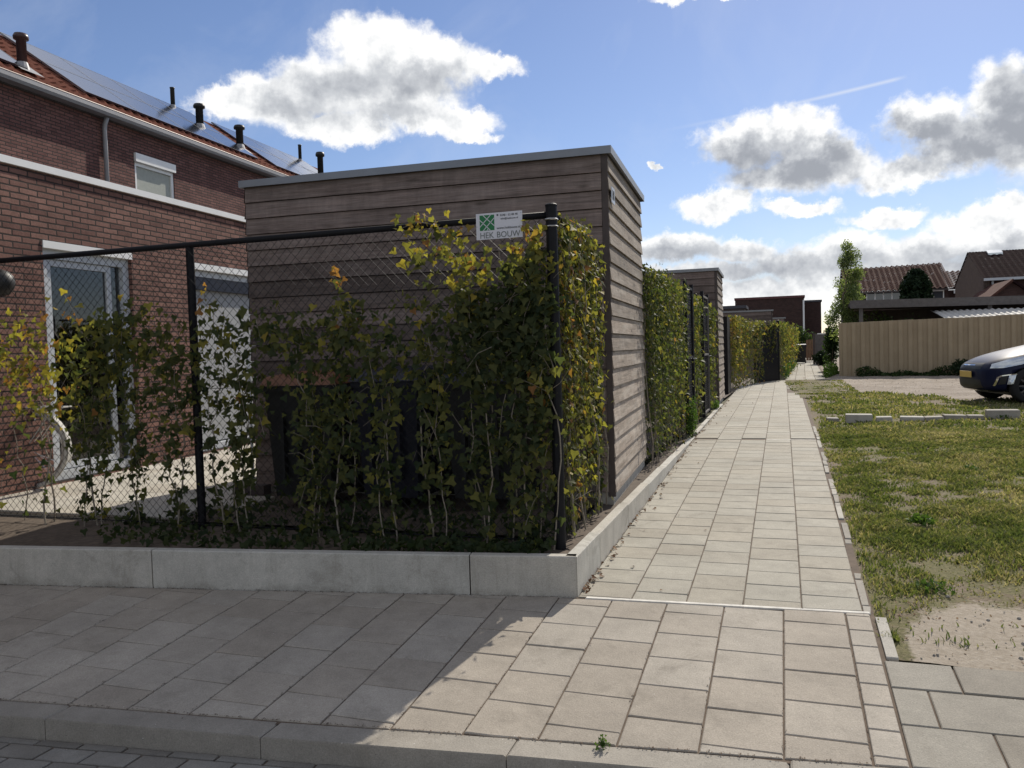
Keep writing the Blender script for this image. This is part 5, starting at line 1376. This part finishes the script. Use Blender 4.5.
for (px, py, rx, ry, k) in [(853, 250, 9, 10, .10), (850, 262, 11, 12, .12), (856, 275, 10, 11, .12), (848, 285, 11, 12, .12), (855, 297, 10, 10, .1), (845, 306, 13, 12, .14), (857, 315, 11, 10, .08), (838, 318, 11, 12, .1), (846, 330, 14, 12, .12)]:
    cr.append(((px-850)*s_, tz(py), rx*s_, ry*s_, k))
tree('young_tree', 'slender pale leaved tree rising behind the left end of the tan fence', (bt.x, Yt, .35), tz(240), cr, 8500, .075, 7, 'pale_green', tr=.04, tb=.6)
bush('garden_shrub', 'light green shrub behind the fence right of the slender tree', (at(882, 318, 32).x, 32, 1.5), (.75, .6, 1.15), 1900, .10, 35, 'green', .85, 'shrub')
bush('dark_garden_shrub', 'dark green shrub between the path end and the tan fence', (at(830, 340, 33).x+.05, 33, 1.45), (.42, .6, 1.2), 1900, .11, 36, 'green', .15, 'shrub')
bush('leaf_hedge', 'jagged dark hedge tops peeking over the tan fence', (at(905, 322, 29.6).x, 29.6, 1.35), (1.5, .3, .95), 2600, .09, 37, 'green', .2, 'hedge')
# cypress
Yc = 40; c = at(916, 303, Yc); rs = np.random.RandomState(55)
ce = empty('cypress', (c.x, Yc, .4), 0, 'dense dark conifer standing before the tiled house', 'tree')
htop = at(916, 269.5, Yc).z-.4; wd_ = (at(932, 300, Yc).x-at(900, 300, Yc).x)/2
n = 12000; f = rs.uniform(0, 1, n); rad = wd_*np.clip(np.sqrt(np.clip(1.0-(np.clip(f-.72, 0, 1)/.29)**2, 0, 1)), .12, 1)*(1+.06*np.sin(f*40)); th = rs.uniform(0, 6.28, n); rr = rad*rs.uniform(.6, 1.05, n)
rad2 = np.where(f > .93, rr*.85, rr); C = np.c_[c.x+np.cos(th)*rad2, Yc+np.sin(th)*rad2, .4+htop*f]
npmesh('crown', quadset(C, .17, rs), QUAD, M['conifer'], rs.uniform(0, 1, n), parent=ce)
m = MB(); m.lathe((c.x, Yc, .4), [(wd_*.7, .3), (wd_*.8, htop*.5), (wd_*.72, htop*.8), (wd_*.3, htop*.93)], 12); m.build('inner_foliage', M['conifer'], ce)
m = MB(); m.tube([(c.x, Yc, .3), (c.x, Yc, .9)], .12, 8); m.build('trunk', M['bark'], ce)
# tiled house
def tiled_roof(mb, p00, p10, p11, p01, nrow=14, pitch=.36, amp=.07):
    # p00-p10 eave (left to right), p01-p11 ridge
    p00, p10, p11, p01 = map(Vector, (p00, p10, p11, p01)); L = (p10-p00).length; nc_ = int(L/pitch*4)
    nv = (p10-p00).cross(p01-p00).normalized()
    for r_ in range(nrow):
        f0 = r_/nrow; f1 = (r_+1)/nrow; vs = []
        for j in range(nc_+1):
            u = j/nc_; a = p00.lerp(p10, u); b = p01.lerp(p11, u); h = amp*math.cos(2*math.pi*j/4)
            vs += [tuple(a.lerp(b, f0)+nv*(h+amp*.35)), tuple(a.lerp(b, f1)+nv*(h+amp*.1))]
        mb.add(vs, [(2*j, 2*j+2, 2*j+3, 2*j+1) for j in range(nc_)], random.random())
Yh = 68; dpt = 4.2
e1 = at(845, 291.5, Yh-dpt); e2 = at(958, 289, Yh-dpt); r1 = at(845, 269.5, Yh); r2 = at(951, 262.5, Yh)
h1 = empty('tiled_house', ((e1.x+e2.x)/2, Yh, .4), 0, 'house with brown pantile roof and white framed windows behind the conifer', 'house')
ez = (e1.z+e2.z)/2; rz_ = (r1.z+r2.z)/2; xl, xr = e1.x, e2.x-.3
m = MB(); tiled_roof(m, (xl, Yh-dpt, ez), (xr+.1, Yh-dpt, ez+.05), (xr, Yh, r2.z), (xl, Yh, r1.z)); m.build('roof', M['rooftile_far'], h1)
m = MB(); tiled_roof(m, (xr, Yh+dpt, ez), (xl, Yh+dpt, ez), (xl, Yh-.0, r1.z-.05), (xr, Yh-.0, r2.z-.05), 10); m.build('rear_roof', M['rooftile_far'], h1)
y0_ = Yh-dpt+.5
m = MB(); m.prism([(xl+.2, y0_), (xr-.2, y0_), (xr-.2, Yh+dpt-.5), (xl+.2, Yh+dpt-.5)], .3, ez-.05)
m.ext([(xr-.2, y0_, ez-.05), (xr-.2, Yh+dpt-.5, ez-.05), (xr-.2, Yh, rz_-.15)], (-.2, 0, 0)); m.build('wall', M['brick_far'], h1)
m = MB(); m.box((xl, Yh-dpt-.12, ez-.12), (xr+.1, Yh-dpt, ez-.02)); m.build('gutter', M['darkwood'], h1)
def farwin(px0, px1, py0, py1, Y, parent, n=2, fm='white'):
    a = at(px0, py0, Y); b = at(px1, py1, Y); m = MB(); w = .07
    m.box((a.x, Y-.06, b.z), (b.x, Y-.04, b.z+w)); m.box((a.x, Y-.06, a.z-w), (b.x, Y-.04, a.z))
    for k in range(n+1): x = a.x+(b.x-a.x-w)*k/n; m.box((x, Y-.061, b.z+w), (x+w, Y-.041, a.z-w))
    f = m.build('window_frame', M[fm], parent)
    g = MB(); g.box((a.x+.02, Y-.035, b.z+.02), (b.x-.02, Y-.03, a.z-.02)); g.build('pane', M['glass'], f)
farwin(866, 901, 292.5, 304, y0_, h1, 4); farwin(931, 944, 290.5, 301, y0_, h1, 1)
# link roof
a = at(955, 296, 66); b = at(966, 296, 66); c = at(955, 271, 69); 
lk = empty('link_house', (a.x, 66, .4), 0, 'narrow lower tiled roof between the tiled house and the dark gabled house', 'house')
m = MB(); zt_ = at(958, 271, 69).z; ze_ = at(958, 289, 66).z
tiled_roof(m, (xr+.15, 66, ze_), (b.x+2, 66, ze_), (b.x+2, 69, zt_), (xr+.15, 69, zt_), 9); m.build('roof', M['rooftile_far'], lk)
m = MB(); m.box((xr+.15, 66.1, .3), (b.x+2, 69, ze_-.05)); m.build('wall', M['brick_far'], lk)
m = MB(); m.box((xr+.4, 65.8, ze_-.32), (b.x+1.5, 65.98, ze_-.1)); m.build('gutter', M['white'], lk)
# dark gabled house on the right
Yr = 52; D_ = 4.0
r1 = at(967, 252.5, Yr); e1 = at(975, 279.5, Yr-D_); ex1 = r1.x
h2 = empty('gabled_house', (r1.x+5, Yr, .4), 0, 'dark roofed house with brown brick gable and small roof window at the right edge', 'house')
WX = 14; ez = e1.z
m = MB(); tiled_roof(m, (ex1, Yr-D_, ez), (ex1+WX, Yr-D_, ez), (ex1+WX, Yr, r1.z), (ex1, Yr, r1.z), 14, .3, .02); m.build('roof', M['roof_dark'], h2)
m = MB(); tiled_roof(m, (ex1+WX, Yr+D_, ez), (ex1, Yr+D_, ez), (ex1, Yr, r1.z), (ex1+WX, Yr, r1.z), 10, .3, .02); m.build('rear_roof', M['roof_dark'], h2)
m = MB(); m.ext([(ex1+.05, Yr-D_+.3, .3), (ex1+.05, Yr+D_-.3, .3), (ex1+.05, Yr+D_-.3, ez+.1), (ex1+.05, Yr, r1.z-.1), (ex1+.05, Yr-D_+.3, ez+.1)], (.3, 0, 0)); m.build('gable_wall', M['brick_tan'], h2)
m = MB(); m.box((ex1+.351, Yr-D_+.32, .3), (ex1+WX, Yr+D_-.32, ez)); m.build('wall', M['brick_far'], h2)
m = MB(); m.box((ex1, Yr-D_-.14, ez-.10), (ex1+WX, Yr-D_-.01, ez+.03)); m.build('gutter', M['frame'], h2)
m = MB(); q = ex1+.9; m.tube([(q-.45, Yr-D_+.2, ez-.1), (q-.45, Yr-D_+.2, .4)], .05, 6); m.build('drainpipe', M['frame'], h2)
f0, f1 = .86, .97; xa = at(989, 254, Yr-.8).x; xb = at(1004, 254, Yr-.8).x; sl = (r1.z-ez)/D_
m = MB(); ya, yb = Yr-D_+D_*f0, Yr-D_+D_*f1; za, zb = ez+sl*D_*f0+.1, ez+sl*D_*f1+.1
m.add([(xa, ya, za), (xb, ya, za), (xb, yb, zb), (xa, yb, zb), (xa, ya, za-.12), (xb, ya, za-.12), (xb, yb, zb-.12), (xa, yb, zb-.12)], [(0, 1, 2, 3), (0, 4, 5, 1), (1, 5, 6, 2), (2, 6, 7, 3), (3, 7, 4, 0)]); m.build('roof_window', M['lamp_glass'], h2)
# small gabled garage before it
Yg = 44
pa_ = at(985, 299, Yg); pk = at(1012, 279, Yg); 
ga = empty('gabled_garage', (pk.x, Yg, .4), 0, 'small brown gable roofed garage in front of the dark gabled house', 'garage')
hw = pk.x-pa_.x; zb_ = pa_.z
m = MB(); m.ext([(pk.x-hw+.2, Yg, .3), (pk.x+hw-.2, Yg, .3), (pk.x+hw-.2, Yg, zb_), (pk.x, Yg, pk.z-.15), (pk.x-hw+.2, Yg, zb_)], (0, 5, 0)); m.build('wall', M['brick_far'], ga)
for s, nm in ((-1, 'roof'), (1, 'roof')):
    m = MB(); m.ext([(pk.x, Yg-.2, pk.z), (pk.x+s*hw, Yg-.2, zb_-.05), (pk.x+s*hw, Yg-.2, zb_-.17), (pk.x, Yg-.2, pk.z-.13)], (0, 5.3, 0)); m.build(nm, M['rooftile_far'] if s < 0 else M['roof_dark'], ga)

# ================================================================== SKY
SUN_AZ, SUN_EL = R(10.5), R(37)
wd = bpy.data.worlds.new('World'); scene.world = wd; wd.use_nodes = True; wt = wd.node_tree; wt.nodes.clear()
class WN(NT):
    def __init__(s, tree): s.t = tree
W = WN(wt)
tc = W.n('ShaderNodeTexCoord'); sp = W.n('ShaderNodeSeparateXYZ'); W.l(tc.outputs['Generated'], sp.inputs[0])
az = W.math('ARCTAN2', sp.outputs[0], sp.outputs[1]); el = W.math('ARCSINE', sp.outputs[2])
cb = W.n('ShaderNodeCombineXYZ'); W.l(az, cb.inputs[0]); W.l(el, cb.inputs[1])
def azel(px, py):
    d = ray(px, py); return math.atan2(d.x, d.y), math.atan2(d.z, math.hypot(d.x, d.y))
wn = W.n('ShaderNodeTexNoise'); wn.inputs['Scale'].default_value = 15; wn.inputs['Detail'].default_value = 6; wn.inputs['Roughness'].default_value = .66; W.l(cb.outputs[0], wn.inputs['Vector'])
wsc = W.n('ShaderNodeVectorMath', operation='MULTIPLY_ADD'); W.l(wn.outputs['Color'], wsc.inputs[0]); wsc.inputs[1].default_value = (.085, .06, 0); wsc.inputs[2].default_value = (-.0425, -.03, 0)
wad = W.n('ShaderNodeVectorMath', operation='ADD'); W.l(cb.outputs[0], wad.inputs[0]); W.l(wsc.outputs[0], wad.inputs[1]); warped = wad.outputs[0]
def lobes(LB, k, grow=1.0):
    acc = None
    for px, py, rx, ry in LB:
        a, e_ = azel(px, py); a2, _ = azel(px+rx, py); _, e2 = azel(px, py-ry); A = abs(a2-a)*1.15*grow; E_ = abs(e2-e_)*1.2*grow
        s1 = W.n('ShaderNodeVectorMath', operation='MULTIPLY_ADD'); W.l(warped, s1.inputs[0]); s1.inputs[1].default_value = (1/A, 1/E_, 0); s1.inputs[2].default_value = (-a/A, -e_/E_, 0)
        ln_ = W.n('ShaderNodeVectorMath', operation='LENGTH'); W.l(s1.outputs[0], ln_.inputs[0])
        acc = ln_.outputs['Value'] if acc is None else W.math('SMOOTH_MIN', acc, ln_.outputs['Value'], k)
    return W.math('SUBTRACT', 1.0, acc)
CLOUDS = [(375, 48, 50, 28), (425, 66, 58, 25), (485, 68, 38, 12), (325, 84, 52, 30), (275, 102, 46, 26), (225, 104, 34, 15), (390, 95, 70, 30), (345, 126, 60, 15), (445, 120, 50, 13), (470, 134, 26, 6),
      (745, 140, 42, 22), (795, 136, 38, 22), (835, 160, 46, 25), (785, 172, 58, 20),
      (1005, 92, 42, 30), (925, 118, 38, 24), (965, 140, 56, 32), (1035, 135, 55, 45), (1110, 110, 70, 60), (905, 172, 50, 14),
      (715, 206, 38, 13), (800, 208, 40, 8), (735, 196, 20, 12),
      (885, 216, 40, 9), (990, 224, 60, 14), (1015, 208, 26, 12),
      (675, 248, 42, 15), (735, 252, 46, 12), (800, 266, 56, 18), (852, 250, 48, 19), (915, 256, 55, 20), (1000, 250, 70, 20), (700, 276, 70, 10), (900, 284, 150, 20), (560, 262, 90, 18),
      (655, 158, 11, 2.5), (715, -6, 60, 6), (1250, 120, 120, 60), (-150, 60, 90, 40), (740, 300, 120, 16), (980, 300, 160, 18)]
DARK = [(350, 84, 46, 16), (300, 108, 46, 12), (420, 84, 40, 13), (390, 112, 34, 9), (745, 158, 34, 16), (800, 168, 48, 17), (830, 152, 22, 10), (920, 130, 30, 15), (965, 148, 52, 18), (1010, 120, 36, 26), (1045, 130, 50, 40),
        (680, 256, 34, 10), (760, 272, 70, 16), (850, 266, 40, 14), (935, 272, 70, 16), (1010, 262, 50, 16), (1250, 130, 100, 50)]
fA = W.noise(cb.outputs[0], 40, 5, .58)
sh = W.n('ShaderNodeVectorMath', operation='ADD'); W.l(cb.outputs[0], sh.inputs[0]); sh.inputs[1].default_value = (.002, .007, 0)
fB = W.noise(sh.outputs[0], 44, 3, .6)
D0 = W.math('ADD', lobes(CLOUDS, .22), W.math('MULTIPLY', W.math('SUBTRACT', fA, .5), .62))
alpha = W.rng(D0, -.15, .36); alpha.node.interpolation_type = 'SMOOTHSTEP'
DK = lobes(DARK, .35, 1.25)
rel = W.math('MULTIPLY', W.math('SUBTRACT', fB, fA), 1.1)
t1 = W.rng(DK, -.35, .75)
wisp = W.math('SUBTRACT', wn.outputs['Fac'], .5)
thick = W.math('ADD', W.math('ADD', W.math('MULTIPLY', t1, .9), W.math('MULTIPLY', W.rng(D0, .1, .8), .18)), W.math('ADD', rel, W.math('MULTIPLY', wisp, .75)))
# clouds toward the sun (right) stand darker against the light than the one on the left
thick = W.math('MULTIPLY', W.math('MULTIPLY', thick, W.rng(az, -.55, -.05, .6, .95)), W.rng(el, .04, .17, .62, 1.0))
ccol = W.ramp(thick, [(0.0, (1.0, .985, .96)), (.22, (.82, .83, .84)), (.5, (.56, .58, .61)), (.85, (.37, .39, .43)), (1.0, (.33, .35, .39))])
cs = W.n('ShaderNodeVectorMath', operation='SCALE'); W.l(ccol, cs.inputs[0]); cs.inputs['Scale'].default_value = 9.0
sky = W.n('ShaderNodeTexSky', sky_type='NISHITA', sun_disc=False); sky.sun_elevation = SUN_EL; sky.sun_rotation = SUN_AZ; sky.air_density = 1.0; sky.dust_density = .2; sky.ozone_density = 3.5; sky.altitude = 0
SKYM = W.n('ShaderNodeMix', data_type='RGBA'); W.l(alpha, SKYM.inputs[0]); 
skyc = sky.outputs[0]
# contrail and thin veil
(a1, b1), (a2, b2) = azel(770, 109), azel(905, 77); Lc = math.hypot(a2-a1, b2-b1); ux, uy = (a2-a1)/Lc, (b2-b1)/Lc
da = W.math('SUBTRACT', az, a1); de = W.math('SUBTRACT', el, b1)
along = W.math('ADD', W.math('MULTIPLY', da, ux/Lc), W.math('MULTIPLY', de, uy/Lc)); perp = W.math('ABSOLUTE', W.math('ADD', W.math('MULTIPLY', da, -uy), W.math('MULTIPLY', de, ux)))
cf = W.math('MULTIPLY', W.math('MULTIPLY', W.rng(perp, .0, .0028, 1, 0), W.rng(along, -.9, .6, 0, 1)), W.rng(along, .92, 1.02, 1, 0))
veil = W.math('MULTIPLY', W.rng(W.noise(cb.outputs[0], 5, 6, .6, .6), .48, .75), .16)
tr_ = W.math('ADD', W.math('MULTIPLY', cf, .55), veil)
skyc = W.mix(1.0, skyc, (.80, .755, .82), 'MULTIPLY')
sk2 = W.mix(tr_, skyc, (6.6, 6.9, 7.4))
ov = W.math('MAXIMUM', W.rng(el, .46, .62), W.rng(W.math('ABSOLUTE', az), 1.15, 1.45))  # unseen cloud cover overhead and behind the camera, added as neutral fill light
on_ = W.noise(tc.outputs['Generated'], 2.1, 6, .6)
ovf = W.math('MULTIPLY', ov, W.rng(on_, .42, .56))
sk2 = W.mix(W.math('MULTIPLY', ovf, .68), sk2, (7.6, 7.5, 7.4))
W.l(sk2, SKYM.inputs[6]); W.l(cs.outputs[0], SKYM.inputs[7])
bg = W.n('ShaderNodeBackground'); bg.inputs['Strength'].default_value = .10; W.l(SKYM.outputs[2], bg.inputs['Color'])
wo = W.n('ShaderNodeOutputWorld'); W.l(bg.outputs[0], wo.inputs['Surface'])
# sun
sl_ = bpy.data.lights.new('sun', 'SUN'); sl_.energy = 3.9; sl_.angle = R(.55); sl_.color = (1, .925, .81)
so_ = bpy.data.objects.new('sun', sl_); col.objects.link(so_)
dirv = Vector((math.sin(SUN_AZ)*math.cos(SUN_EL), math.cos(SUN_AZ)*math.cos(SUN_EL), math.sin(SUN_EL)))
so_.rotation_euler = dirv.to_track_quat('Z', 'Y').to_euler()
vs_ = scene.view_settings; vs_.view_transform = 'Standard'; vs_.look = 'None'; vs_.exposure = .34; vs_.gamma = 1; vs_.use_curve_mapping = False
scene.render.engine = 'CYCLES'
